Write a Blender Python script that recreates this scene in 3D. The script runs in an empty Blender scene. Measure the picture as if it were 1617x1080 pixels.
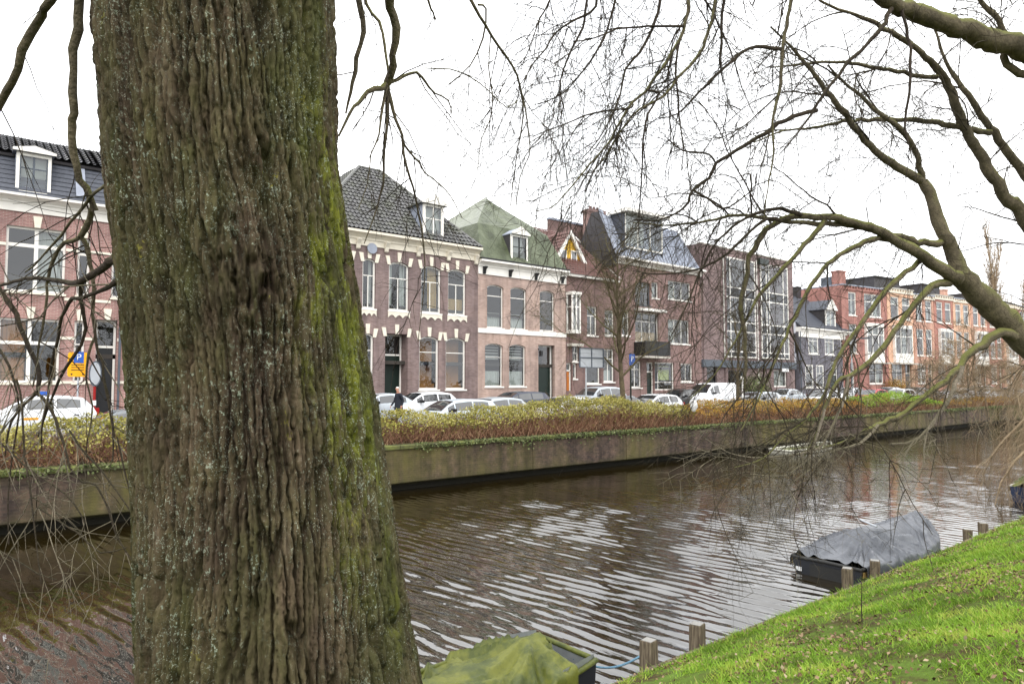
import bpy, bmesh, math, random
import numpy as np
from mathutils import Vector

SC = bpy.context.scene
COL = SC.collection
R = math.radians

# ------------------------------------------------------------------ camera
EYE = 3.8                      # metres above the water
FPX = 1100.0                   # focal length in photo pixels (1617 wide)
TH = math.atan(1332 / 1100.0)  # heading, measured from the street direction (+X)
PITCH = math.atan(64 / 1100.0)
cam_data = bpy.data.cameras.new("camera")
cam = bpy.data.objects.new("camera", cam_data)
COL.objects.link(cam)
cam.location = (0, 0, EYE)
cam.rotation_euler = (math.pi / 2 + PITCH, 0, TH - math.pi / 2)
cam_data.sensor_width = 36
cam_data.lens = FPX / 1617 * 36
cam_data.clip_start = 0.05
cam_data.clip_end = 3000
SC.camera = cam

# ------------------------------------------------------------------ overcast sky, soft sun
SUN_EL, SUN_AZ = R(48), R(215)
world = bpy.data.worlds.new("World")
SC.world = world
world.use_nodes = True
nt = world.node_tree
nt.nodes.clear()
wo = nt.nodes.new("ShaderNodeOutputWorld")
bg = nt.nodes.new("ShaderNodeBackground")
sky = nt.nodes.new("ShaderNodeTexSky")
sky.sky_type = 'NISHITA'
sky.sun_disc = False
sky.sun_elevation = SUN_EL
sky.sun_rotation = SUN_AZ
sky.dust_density = 6.0
sky.air_density = 1.0
hs = nt.nodes.new("ShaderNodeHueSaturation")
hs.inputs["Saturation"].default_value = 0.25
mx = nt.nodes.new("ShaderNodeMixRGB")          # cloud deck: thick grey-white stratus over the clear sky
tc = nt.nodes.new("ShaderNodeTexCoord")
nz = nt.nodes.new("ShaderNodeTexNoise")
nz.inputs["Scale"].default_value = 2.2
nz.inputs["Detail"].default_value = 5
rp = nt.nodes.new("ShaderNodeValToRGB")
rp.color_ramp.elements[0].position = 0.3
rp.color_ramp.elements[0].color = (18, 18.4, 19, 1)
rp.color_ramp.elements[1].position = 0.7
rp.color_ramp.elements[1].color = (27, 27, 27, 1)
mx.inputs[0].default_value = 0.86
nt.links.new(tc.outputs["Generated"], nz.inputs["Vector"])
nt.links.new(nz.outputs["Fac"], rp.inputs[0])
nt.links.new(sky.outputs[0], hs.inputs["Color"])
nt.links.new(hs.outputs[0], mx.inputs[1])
nt.links.new(rp.outputs[0], mx.inputs[2])
nt.links.new(mx.outputs[0], bg.inputs[0])
bg.inputs[1].default_value = 0.10
nt.links.new(bg.outputs[0], wo.inputs[0])

sl = bpy.data.lights.new("sun", 'SUN')
sl.energy = 1.2
sl.angle = R(30)
sl.color = (1.0, 0.965, 0.92)
sun = bpy.data.objects.new("sun", sl)
COL.objects.link(sun)
sun.location = (0, -20, 60)
sun.rotation_euler = (math.pi / 2 - SUN_EL, 0, math.pi - SUN_AZ)

SC.view_settings.view_transform = 'Standard'
SC.view_settings.look = 'None'
SC.view_settings.gamma = 1.0
SC.view_settings.exposure = 0.26
SC.view_settings.use_curve_mapping = False
SC.cycles.max_bounces = 8
SC.cycles.transparent_max_bounces = 12
SC.cycles.caustics_reflective = False
SC.cycles.caustics_refractive = False
SC.cycles.use_denoising = True

# ------------------------------------------------------------------ measuring: a ray of the photograph met with a real plane
_r = Vector((math.sin(TH), -math.cos(TH), 0))
_f = Vector((math.cos(TH) * math.cos(PITCH), math.sin(TH) * math.cos(PITCH), math.sin(PITCH)))
_u = Vector((-math.cos(TH) * math.sin(PITCH), -math.sin(TH) * math.sin(PITCH), math.cos(PITCH)))
CAM = Vector((0, 0, EYE))
def ray(px, py): return _f + _r * ((px - 808.5) / FPX) + _u * ((540 - py) / FPX)
def at_depth(px, py, d): return CAM + ray(px, py) * d
def at_z(px, py, z):
    k = ray(px, py); return CAM + k * ((z - EYE) / k.z)
def at_y(px, py, y):
    k = ray(px, py); return CAM + k * (y / k.y)

# ------------------------------------------------------------------ mesh building
def lin(c):
    if isinstance(c, str): c = [int(c[i:i + 2], 16) / 255 for i in (0, 2, 4)]
    return tuple(x / 12.92 if x <= 0.04045 else ((x + 0.055) / 1.055) ** 2.4 for x in c)

class MB:
    def __init__(s): s.v = []; s.f = []
    def add(s, vs, fs):
        n = len(s.v); s.v += [tuple(p) for p in vs]; s.f += [tuple(i + n for i in q) for q in fs]; return s
    def box(s, x0, x1, y0, y1, z0, z1):
        return s.add([(x0,y0,z0),(x1,y0,z0),(x1,y1,z0),(x0,y1,z0),(x0,y0,z1),(x1,y0,z1),(x1,y1,z1),(x0,y1,z1)],
                     [(3,2,1,0),(4,5,6,7),(0,1,5,4),(1,2,6,5),(2,3,7,6),(3,0,4,7)])
    def quad(s, a, b, c, d): return s.add([a, b, c, d], [(0,1,2,3)])
    def poly(s, ps): return s.add(ps, [tuple(range(len(ps)))])
    def prism(s, xz, y0, y1):                       # outline in x,z pulled along y
        n = len(xz)
        s.add([(x, y0, z) for x, z in xz] + [(x, y1, z) for x, z in xz],
              [tuple(range(n)), tuple(range(2*n-1, n-1, -1))] + [((i+1) % n, i, n+i, n+(i+1) % n) for i in range(n)])
        return s
    def prism_yz(s, yz, x0, x1):
        n = len(yz)
        s.add([(x0, y, z) for y, z in yz] + [(x1, y, z) for y, z in yz],
              [tuple(range(n-1, -1, -1)), tuple(range(n, 2*n))] + [(i, (i+1) % n, n+(i+1) % n, n+i) for i in range(n)])
        return s
    def slab(s, ps, t):                             # a flat polygon given thickness t downwards along its normal
        ps = [Vector(p) for p in ps]
        nrm = (ps[1]-ps[0]).cross(ps[2]-ps[0]).normalized()
        q = [p - nrm * t for p in ps]; n = len(ps)
        s.add(ps + q, [tuple(range(n)), tuple(range(2*n-1, n-1, -1))] + [((i+1) % n, i, n+i, n+(i+1) % n) for i in range(n)])
        return s
    def rod(s, pts, rad, sides=8, caps=True):
        pts = [Vector(p) for p in pts]
        if not isinstance(rad, (list, tuple)): rad = [rad]*len(pts)
        n0 = len(s.v); up = Vector((0,0,1))
        for i, p in enumerate(pts):
            t = (pts[min(i+1, len(pts)-1)] - pts[max(i-1, 0)]).normalized()
            a = t.cross(up if abs(t.z) < .95 else Vector((1,0,0))).normalized(); b = t.cross(a)
            for k in range(sides):
                g = 2*math.pi*k/sides
                s.v.append(tuple(p + (a*math.cos(g) + b*math.sin(g))*rad[i]))
        for i in range(len(pts)-1):
            for k in range(sides):
                k2 = (k+1) % sides
                s.f.append((n0+i*sides+k, n0+i*sides+k2, n0+(i+1)*sides+k2, n0+(i+1)*sides+k))
        if caps:
            s.f.append(tuple(n0+k for k in range(sides-1, -1, -1)))
            m = n0+(len(pts)-1)*sides
            s.f.append(tuple(m+k for k in range(sides)))
        return s
    def grid(s, rows, close=False):                 # rows of equal length -> quads
        n0 = len(s.v); m = len(rows[0])
        for r in rows: s.v += [tuple(p) for p in r]
        for i in range(len(rows)-1):
            for j in range(m if close else m-1):
                j2 = (j+1) % m
                s.f.append((n0+i*m+j, n0+i*m+j2, n0+(i+1)*m+j2, n0+(i+1)*m+j))
        return s
    def mesh(s, name, mat, smooth=False):
        me = bpy.data.meshes.new(name)
        me.from_pydata(s.v, [], s.f); me.validate()
        if smooth: me.polygons.foreach_set("use_smooth", [True]*len(me.polygons))
        if mat: me.materials.append(M[mat] if isinstance(mat, str) else mat)
        me.update(); return me
    def build(s, name, mat, parent=None, smooth=False, fix=True):
        me = s.mesh(name, mat, smooth)
        if fix and len(s.f) > 1:
            b = bmesh.new(); b.from_mesh(me); bmesh.ops.recalc_face_normals(b, faces=b.faces); b.to_mesh(me); b.free()
        return link(name, me, parent)

def link(name, data, parent=None):
    o = bpy.data.objects.new(name, data); COL.objects.link(o)
    if parent: o.parent = parent
    return o
def np_mesh(name, verts, quads, mat, parent=None, smooth=True, nv=4):
    me = bpy.data.meshes.new(name)
    verts = np.asarray(verts, dtype=np.float32); quads = np.asarray(quads, dtype=np.int32)
    me.vertices.add(len(verts)); me.vertices.foreach_set("co", verts.ravel())
    me.loops.add(quads.size); me.loops.foreach_set("vertex_index", quads.ravel())
    me.polygons.add(len(quads))
    me.polygons.foreach_set("loop_start", np.arange(0, quads.size, nv, dtype=np.int32))
    me.polygons.foreach_set("loop_total", np.full(len(quads), nv, dtype=np.int32))
    if smooth: me.polygons.foreach_set("use_smooth", np.ones(len(quads), dtype=bool))
    me.update(calc_edges=True); me.materials.append(M[mat])
    return link(name, me, parent)
def tag(o, label=None, cat=None, group=None, kind=None):
    if label: o["label"] = label
    if cat: o["category"] = cat
    if group: o["group"] = group
    if kind: o["kind"] = kind
    return o
def empty(name, loc, rz=0):
    o = bpy.data.objects.new(name, None); COL.objects.link(o); o.location = loc; o.rotation_euler = (0, 0, rz)
    o.empty_display_size = .2
    return o

# ------------------------------------------------------------------ materials
M = {}
class NG:
    def __init__(s, name):
        s.m = bpy.data.materials.new(name); s.m.use_nodes = True; s.t = s.m.node_tree
        s.b = s.t.nodes["Principled BSDF"]; M[name] = s.m
        s.o = s.t.nodes["Material Output"]
        s.c = s.t.nodes.new("ShaderNodeTexCoord").outputs["Object"]
    def n(s, t, **kw):
        x = s.t.nodes.new("ShaderNode" + t)
        for k, v in kw.items():
            if k in x.inputs: 
                if hasattr(v, "is_linked") or isinstance(v, bpy.types.NodeSocket): s.t.links.new(v, x.inputs[k])
                else: x.inputs[k].default_value = v
            else: setattr(x, k, v)
        return x
    def l(s, a, b): s.t.links.new(a, b)
    def noise(s, scale, detail=4, vec=None, rough=.55, dist=0):
        return s.n("TexNoise", Vector=vec or s.c, Scale=scale, Detail=detail, Roughness=rough, Distortion=dist).outputs["Fac"]
    def ramp(s, fac, stops):
        x = s.n("ValToRGB"); s.l(fac, x.inputs[0]); e = x.color_ramp.elements
        while len(e) < len(stops): e.new(.5)
        for q, (p, c) in zip(e, stops): q.position = p; q.color = (*c, 1) if len(c) == 3 else c
        return x.outputs[0]
    def mix(s, f, a, b, mode='MIX'):
        x = s.n("MixRGB", blend_type=mode)
        for i, v in ((0, f), (1, a), (2, b)):
            if isinstance(v, bpy.types.NodeSocket): s.l(v, x.inputs[i])
            else: x.inputs[i].default_value = v if i == 0 else (*v, 1) if len(v) == 3 else v
        return x.outputs[0]
    def math(s, op, a, b=0.0):
        x = s.n("Math", operation=op)
        for i, v in ((0, a), (1, b)):
            if isinstance(v, bpy.types.NodeSocket): s.l(v, x.inputs[i])
            else: x.inputs[i].default_value = v
        return x.outputs[0]
    def mapping(s, scale=(1,1,1), rot=(0,0,0), vec=None):
        return s.n("Mapping", Vector=vec or s.c, Scale=scale, Rotation=rot).outputs[0]
    def xyz(s): return s.n("SeparateXYZ", Vector=s.c).outputs
    def bump(s, h, strength=.4, dist=.01):
        x = s.n("Bump", Height=h, Strength=strength, Distance=dist); s.l(x.outputs[0], s.b.inputs["Normal"])
    def done(s, col, rough=.8, spec=.3, metal=0):
        if isinstance(col, bpy.types.NodeSocket): s.l(col, s.b.inputs["Base Color"])
        else: s.b.inputs["Base Color"].default_value = (*col, 1)
        if isinstance(rough, bpy.types.NodeSocket): s.l(rough, s.b.inputs["Roughness"])
        else: s.b.inputs["Roughness"].default_value = rough
        s.b.inputs["Specular IOR Level"].default_value = spec
        s.b.inputs["Metallic"].default_value = metal
        return s.m

def dim(c, k): return tuple(min(1, x*k) for x in c)
def plain(name, col, rough=.6, var=.18, scale=6, spec=.3, metal=0, bump=.15, detail=5):
    g = NG(name); c = lin(col) if not isinstance(col, tuple) or max(col) > 1 else col
    nz = g.noise(scale, detail)
    g.bump(g.noise(scale*6, 4), bump, .004)
    return g.done(g.ramp(nz, [(.25, dim(c, 1-var)), (.5, c), (.75, dim(c, 1+var))]), rough, spec, metal)
def brick(name, a, b, mortar, k=1.0, dirt=.6):
    g = NG(name)
    def grey(c, q=.30):
        l = .3*c[0]+.59*c[1]+.11*c[2]; return tuple(x*(1-q)+l*q for x in c)
    a, b, mo = [dim(grey(lin(c)), k*1.08) for c in (a, b, mortar)]
    x, y, z = g.xyz()
    v = g.n("CombineXYZ", X=g.math('ADD', x, y), Y=z).outputs[0]
    bt = g.n("TexBrick", Vector=v, Color1=(*a, 1), Color2=(*b, 1), Mortar=(*mo, 1), Scale=1.0)
    bt.inputs["Mortar Size"].default_value = .006; bt.inputs["Brick Width"].default_value = .22
    bt.inputs["Row Height"].default_value = .065; bt.inputs["Bias"].default_value = -.1
    big = g.ramp(g.noise(.55, 6, rough=.65), [(.3, (.66,.66,.68)), (.5, (1,1,1)), (.72, (1.25,1.22,1.18))])
    st = g.ramp(g.noise(1, 5, vec=g.mapping((2.2, 2.2, .22))), [(.33, (.6,.59,.58)), (.52, (1,1,1)), (.7, (1.15,1.14,1.12))])
    c = g.mix(1, g.mix(dirt, bt.outputs[0], st, 'MULTIPLY'), big, 'MULTIPLY')
    g.bump(bt.outputs["Fac"], -.35, .006)
    return g.done(c, .85, .2)
# bricks and stone
brick("brick_salmon", "a36f66", "8d5a52", "b0a096", .92)
brick("brick_purple", "846b67", "6e5652", "8d7d7a", .95)
brick("brick_pinkbuff", "b08f81", "98776a", "bca998", .92)
brick("brick_darkred", "785650", "654541", "887870", .95)
brick("brick_redbrown", "8d6760", "7a544f", "958680", .95)
brick("brick_mauve", "836967", "6f5656", "8b7d79", .95)
brick("brick_slategrey", "6a6872", "5b5963", "75737b", .95)
brick("brick_red", "b06e5e", "9e5f51", "ab8076", .95)
brick("brick_orange", "dba275", "d0946a", "d8b698", .95)
brick("brick_apricot", "c98c6e", "be7e62", "c5a48e", .95)
brick("brick_rust", "b46c58", "a66050", "b28e7c", .95)
brick("brick_brown", "806055", "73544a", "85736a", .9)
plain("white_paint", "e2dfd8", .45, .06, 3, bump=.05)
plain("cream_stone", "d9d2c2", .7, .12, 4)
plain("stone_grey", "b5b0a6", .75, .14, 5)
plain("light_render", "b9bac2", .8, .08, 2)
plain("black_paint", "1f2022", .4, .15, 6)
plain("dark_green_paint", "16241f", .3, .15, 4)
plain("grey_paint", "50565e", .5, .12, 3)
plain("interior_dark", "3a3632", .9, .25, 1.2)
plain("interior_warm", "a5713d", .8, .25, 1.5)
plain("curtain_white", "b4b4ad", .9, .1, 4)
plain("curtain_ochre", "a98a54", .9, .2, 5)
plain("slate", "4b4e56", .55, .22, 9)
plain("slate_dark", "3d3b3d", .6, .2, 6)
plain("lead", "8d93a0", .5, .12, 4)
plain("wood_orange", "b06a2c", .5, .2, 5)
plain("yellow_boards", "c9a13a", .6, .2, 6)
plain("pale_metal", "a9adb2", .4, .1, 4, metal=.3)
plain("spandrel", "3a3d42", .3, .15, 5)
plain("sign_yellow", "e2a012", .5, .05, 3)
plain("sign_blue", "2b55a4", .4, .06, 3)
plain("sign_white", "dfe0e0", .4, .04, 3)
plain("tyre", "1a1a1b", .8, .15, 20)
plain("rim", "9a9da2", .35, .1, 20, metal=.6)
plain("trim_black", "151617", .5, .1, 10)
plain("tail_red", "8c1413", .25, .05, 8)
plain("lamp_clear", "cdd3d6", .15, .05, 8)
plain("rope", "5c7d92", .9, .2, 30)
plain("skin", "b98a74", .6, .08, 20)
plain("hair_white", "cfcac4", .8, .15, 40)
plain("coat_dark", "22252d", .85, .2, 15)
plain("trousers_dark", "2b2d33", .85, .2, 15)
plain("leather_dark", "1c1a18", .5, .2, 15)
plain("bag_white", "d5d5d2", .5, .1, 8)
plain("hull_dark", "24262b", .35, .3, 5)
plain("hull_cream", "a98f56", .5, .2, 5)
plain("hull_blue", "24324d", .35, .25, 5)
plain("hull_white", "b9b7aa", .5, .14, 5)
plain("alloy", "9b9f9f", .35, .2, 5, metal=.5)
plain("gunwale_dark", "2b2b2a", .5, .2, 10)
plain("poster_green", "9aa331", .5, .5, 6)
plain("sludge", "64683a", .9, .35, 6)

def paint(name, col):
    g = NG(name); g.b.inputs["Coat Weight"].default_value = .6; g.b.inputs["Coat Roughness"].default_value = .05
    c = lin(col); g.done(g.ramp(g.noise(3, 4), [(.3, dim(c, .93)), (.7, dim(c, 1.05))]), .4, .4)
for n, c in (("white","dfe1e3"),("silver","a9b0b6"),("navy","252b3d"),("red","a3181c"),("black","1b1c1e"),("grey","6d7276"),("paleblue","b9c4cd")): paint("car_"+n, c)

# glass: mirror-like at a slant, see-through head on
g = NG("glass")
tr = g.n("BsdfTransparent", Color=(.72,.77,.78,1)); gl = g.n("BsdfGlossy", Roughness=.02, Color=(.95,.97,1,1))
wv = g.n("Bump", Height=g.noise(1.3, 2), Strength=.12, Distance=.05); g.l(wv.outputs[0], gl.inputs["Normal"])
fr = g.n("Fresnel", IOR=g.math('SUBTRACT', 1.75, g.math('MULTIPLY', g.n("NewGeometry").outputs["Backfacing"], 1.75-1/1.75))); mxs = g.n("MixShader")
g.l(fr.outputs[0], mxs.inputs[0]); g.l(tr.outputs[0], mxs.inputs[1]); g.l(gl.outputs[0], mxs.inputs[2]); g.l(mxs.outputs[0], g.o.inputs[0])
g = NG("car_glass"); g.done((.012,.014,.016), .04, .9); g.b.inputs["IOR"].default_value = 1.7

# pantiles
def tiles(name, a, b, moss=None, amt=.3):
    g = NG(name); c = g.ramp(g.noise(5, 4), [(.3, lin(a)), (.7, lin(b))])
    c = g.mix(g.ramp(g.noise(28, 2), [(.42,(0,0,0)),(.62,(.35,.35,.35))]), c, dim(lin(b), 1.7))
    if moss: c = g.mix(g.math('MULTIPLY', g.ramp(g.noise(1.1, 6), [(.45,(0,0,0)),(.65,(1,1,1))]), amt), c, lin(moss))
    g.done(c, .42, .5)
tiles("tile_slate", "4a4a4c", "605f5e", "4d5236", .5)
tiles("tile_black", "47474c", "5b5a5e", "5a5a48", .3)
tiles("tile_red", "6e4a44", "5c3f3b", "6a5c50", .35)

# tarpaulins
g = NG("tarp_green")
x, y, z = g.xyz()
c = g.ramp(g.noise(.9, 7, rough=.7, vec=g.mapping((1,1,.35))), [(.25, lin("2b2f21")), (.42, lin("414832")), (.55, lin("565d46")), (.68, lin("666d58")), (.82, lin("545832"))])
g.bump(g.noise(1.6, 5, dist=1.5), .8, .12); g.done(c, .5, .4)
g = NG("tarp_greygreen")
g.bump(g.noise(1.6, 5, dist=1.5), .8, .12); g.done(g.ramp(g.noise(1, 6, rough=.7), [(.3, lin("666b5c")), (.7, lin("868a7c"))]), .5, .4)
g = NG("tarp_olive")
c = g.ramp(g.noise(2.2, 6, rough=.7), [(.28, lin("252f10")), (.46, lin("454d1c")), (.6, lin("656826")), (.76, lin("3b451b"))])
g.bump(g.noise(9, 5), .35, .03); g.done(c, .55, .35)
g = NG("tarp_grey")
c = g.ramp(g.noise(2.4, 6, rough=.7), [(.3, lin("3f4248")), (.55, lin("585b61")), (.75, lin("6f7074"))])
g.bump(g.noise(8, 5, dist=1.2), .4, .03); g.done(c, .42, .5)

# canal water: ripples run along the canal, crests lie across it
g = NG("water")
w1 = g.noise(1.0, 1.2, vec=g.mapping((2.6, .55, 1), (0, 0, R(6))), dist=.35)
w2 = g.noise(1.0, 1, vec=g.mapping((6.0, 1.7, 1), (0, 0, R(-9))), dist=.3)
w3 = g.noise(.22, 3)
amp = g.ramp(w3, [(.32, (.55,.55,.55)), (.62, (1.1,1.1,1.1))])
h = g.math('MULTIPLY', g.math('ADD', w1, g.math('MULTIPLY', w2, .22)), amp)
w4 = g.noise(1.0, 2, vec=g.mapping((15, 4.2, 1), (0, 0, R(5))), dist=.5)
g.bump(g.math('ADD', g.math('MULTIPLY', w2, amp), g.math('MULTIPLY', w4, .2)), 1.0, .010)
g.done(g.ramp(g.noise(.3, 4), [(.3, lin("191307")), (.7, lin("231c0b"))]), .02, .5)
g.b.inputs["IOR"].default_value = 2.3

# quay masonry: dark brick, wet foot, streaks, algae
g = NG("quay_masonry")
x, y, z = g.xyz()
v = g.n("CombineXYZ", X=g.math('ADD', x, y), Y=z).outputs[0]
bt = g.n("TexBrick", Vector=v, Color1=(*lin("54453d"),1), Color2=(*lin("403632"),1), Mortar=(*lin("4f463e"),1), Scale=1.0)
bt.inputs["Mortar Size"].default_value = .009; bt.inputs["Brick Width"].default_value = .23; bt.inputs["Row Height"].default_value = .075
st = g.ramp(g.noise(1, 6, vec=g.mapping((1.6, 1.6, .12))), [(.32, (.25,.24,.23)), (.48, (.8,.78,.76)), (.7, (1.5,1.42,1.35))])
c = g.mix(1, bt.outputs[0], st, 'MULTIPLY')
c = g.mix(1, c, g.ramp(g.noise(3.5, 8, rough=.8), [(.34, (.45,.44,.43)), (.5, (1,1,1)), (.66, (1.7,1.65,1.6))]), 'MULTIPLY')
al = g.math('MULTIPLY', g.ramp(g.noise(.23, 4), [(.42,(0,0,0)),(.56,(1,1,1))]), g.ramp(g.noise(1.4, 6, vec=g.mapping((2,2,.3))), [(.3,(.25,.25,.25)),(.7,(1,1,1))]))
c = g.mix(g.math('MULTIPLY', al, .75), c, lin("676231"))
foot = g.ramp(g.math('ADD', z, g.math('MULTIPLY', g.noise(1.2, 4), .35)), [(.36, (1,1,1)), (.66, (0,0,0))])
c = g.mix(g.math('MULTIPLY', foot, .8), c, lin("38381d"))
wet = g.ramp(g.math('ADD', z, g.math('MULTIPLY', g.noise(2, 3), .08)), [(.20, (1,1,1)), (.27, (0,0,0))])
c = g.mix(g.math('MULTIPLY', wet, .9), c, lin("1b1914"))
g.bump(g.math('ADD', g.noise(14, 5), bt.outputs["Fac"]), .5, .012); g.done(c, .8, .3)
g = NG("quay_cap")
g.bump(g.noise(20, 5), .6, .02)
g.done(g.ramp(g.noise(1.7, 6, rough=.7), [(.35, lin("3f3d31")), (.5, lin("56583a")), (.65, lin("737842"))]), .9, .2)

# ground
g = NG("bank_soil")
c = g.ramp(g.noise(2.3, 8, rough=.75), [(.32, lin("3a3024")), (.42, lin("4a4229")), (.52, lin("536429")), (.75, lin("638032"))])
g.bump(g.noise(18, 6), .8, .03); g.done(c, .95, .1)
plain("earth", "4b4434", .95, .35, 3)
plain("asphalt", "56575a", .9, .15, 8)
plain("pavement_stone", "8d8780", .9, .15, 5)
plain("kerb_stone", "8f8d88", .85, .12, 5)
g = NG("old_wood")
g.bump(g.noise(12, 5, vec=g.mapping((6,6,.6))), .7, .01)
g.done(g.ramp(g.noise(4, 6, vec=g.mapping((8,8,.8))), [(.3, lin("3d352c")), (.5, lin("63584a")), (.7, lin("877c68"))]), .9, .2)
def tinted(name, stops, rough=.7, spec=.2, trans=0):
    g = NG(name); a = g.n("Attribute", attribute_name="tint")
    g.done(g.ramp(a.outputs["Fac"], [(p, lin(c)) for p, c in stops]), rough, spec)
    if trans:
        t = g.n("BsdfTranslucent"); g.l(g.b.inputs["Base Color"].links[0].from_socket, t.inputs[0])
        m = g.n("MixShader"); m.inputs[0].default_value = trans
        g.l(g.b.outputs[0], m.inputs[1]); g.l(t.outputs[0], m.inputs[2]); g.l(m.outputs[0], g.o.inputs[0])
tinted("grass_blades", [(0, "4f6320"), (.35, "71932c"), (.65, "8eb23a"), (.86, "a6b04e"), (1, "b0a268")], .5, .25, .3)
tinted("leaf_litter", [(0, "3c2e22"), (.5, "6b533c"), (.85, "8f7b60"), (1, "a7977d")], .8, .2)
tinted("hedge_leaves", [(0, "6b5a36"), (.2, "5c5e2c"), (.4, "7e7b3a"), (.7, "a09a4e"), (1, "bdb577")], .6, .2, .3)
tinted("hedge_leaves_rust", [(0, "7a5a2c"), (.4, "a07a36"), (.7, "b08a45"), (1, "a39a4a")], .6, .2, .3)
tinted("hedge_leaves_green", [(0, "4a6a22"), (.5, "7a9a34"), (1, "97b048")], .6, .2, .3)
tinted("hedge_twigs", [(0, "4b362b"), (.45, "765343"), (.8, "97745c"), (1, "b59c7a")], .85, .1)
tinted("ivy_leaves", [(0, "33401f"), (.5, "525e30"), (1, "7d8458")], .6, .3)

# barks
g = NG("bark_big")
at = g.n("Attribute", attribute_name="moss").outputs["Fac"]
base = g.ramp(g.noise(3.2, 8, vec=g.mapping((2.6,2.6,.5)), rough=.75), [(.30, lin("2e251d")), (.46, lin("473b30")), (.60, lin("5f5041")), (.76, lin("796b5d"))])
gr = g.ramp(g.noise(1.7, 7, vec=g.mapping((2,2,.45)), rough=.72), [(.40, (0,0,0)), (.62, (1,1,1))])
alg = g.mix(g.math('MINIMUM', g.math('ADD', g.math('MULTIPLY', gr, .6), g.math('MULTIPLY', at, .45)), .85), base, g.ramp(g.noise(7, 4), [(.3, lin("2f331c")), (.7, lin("55592e"))]))
mossm = g.ramp(g.math('MULTIPLY', at, g.ramp(g.noise(6, 7, vec=g.mapping((2,2,.5)), rough=.72), [(.40,(0,0,0)),(.62,(1.25,1.25,1.25))])), [(.25,(0,0,0)),(.7,(1,1,1))])
c = g.mix(g.math('MULTIPLY', mossm, .8), alg, g.ramp(g.noise(11, 4), [(.35, lin("4a5119")), (.65, lin("777c2a"))]))
wob = g.mix(.13, g.mapping((1,1,.6)), g.n("TexNoise", Vector=g.c, Scale=45.0, Detail=3.0).outputs["Color"])
for sc_, th, lo, hi, col, am in ((27.0, .31, .43, .58, "8f9887", .8), (52.0, .29, .42, .60, "a9b09f", .75), (13.0, .17, .50, .64, "768268", .7)):
    vo = g.n("TexVoronoi", Vector=wob, Scale=sc_)
    spot = g.ramp(g.math('ADD', vo.outputs["Distance"], g.math('MULTIPLY', g.noise(sc_*2.2, 3), .22)), [(th, (1,1,1)), (th+.07, (0,0,0))])
    patch = g.ramp(g.noise(2.0+sc_*.03, 5), [(lo,(0,0,0)),(hi,(1,1,1))])
    c = g.mix(g.math('MULTIPLY', g.math('MULTIPLY', spot, patch), am), c, lin(col))
v2 = g.n("TexVoronoi", Vector=wob, Scale=5.0)
s2 = g.ramp(g.math('ADD', v2.outputs["Distance"], g.math('MULTIPLY', g.noise(30, 4), .2)), [(.155, (1,1,1)), (.19, (0,0,0))])
c = g.mix(g.math('MULTIPLY', s2, .6), c, lin("7f7a33"))
g.bump(g.math('ADD', g.noise(48, 7, vec=g.mapping((1.8,1.8,.55)), rough=.7), g.math('MULTIPLY', g.noise(160, 3), .4)), .9, .012); g.done(c, .88, .15)
def bark(name, a, b, moss, amt, sc=3):
    g = NG(name); x, y, z = g.xyz()
    c = g.ramp(g.noise(sc, 5), [(.3, lin(a)), (.7, lin(b))])
    up = g.n("SeparateXYZ", Vector=g.n("NewGeometry").outputs["Normal"]).outputs["Z"]
    k = g.math('MULTIPLY', g.ramp(g.math('ADD', up, g.math('SUBTRACT', g.noise(sc*1.3, 4), .5)), [(.0,(0,0,0)),(.6,(1,1,1))]), amt)
    c = g.mix(1, c, g.ramp(g.noise(sc*7, 6, rough=.75), [(.3, (.55,.55,.55)), (.5, (1,1,1)), (.7, (1.5,1.48,1.42))]), 'MULTIPLY')
    g.bump(g.math('ADD', g.noise(26, 6, rough=.7, dist=.8), g.noise(70, 3)), 1.0, .014); g.done(g.mix(k, c, g.mix(g.noise(sc*5, 4), lin(moss), dim(lin(moss), .5))), .88, .15)
bark("bark_limb", "474135", "6e6553", "7f8247", .8)
bark("bark_twig", "302a26", "463d35", "55552f", .3)
bark("bark_pale", "6a6258", "8b8174", "77764a", .4)
bark("bark_straw", "7c6a55", "a8957c", "8d8260", .3)
bark("bark_street", "4a4234", "6a604c", "6f6f40", .6)
# ------------------------------------------------------------------ the canal: a straight reach that bends 8 degrees towards the near side far off
STREET = 1.95            # street level along the houses
QUAY_Y, QUAY_Z = 21.3, 1.6
EDGE_Y, EDGE_Z = 5.72, .26
FAC = 35.0               # facade line
BEND_X, BEND_A = 76.0, R(-8)
def path(X, off):
    """A point of the street frame: X along it, off across it; beyond BEND_X the frame turns."""
    if X <= BEND_X: return (X, off)
    # turn about the facade line so the houses stay joined; miter on the canal side
    dx = X - BEND_X; c, s = math.cos(BEND_A), math.sin(BEND_A)
    ox, oy = BEND_X, FAC
    k = math.tan(BEND_A/2)*(FAC - off)
    bx, by = ox + k*1.0, off
    return (bx + c*dx, by + s*dx)
def band(mb, prof, xs):
    rows = [[(*path(x, o), z) for o, z in prof] for x in xs]
    mb.grid(rows)
XS = [-400, -150, -60, -20, 0, 20, 40, 60, BEND_X, BEND_X+60, BEND_X+200, BEND_X+500]

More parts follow.
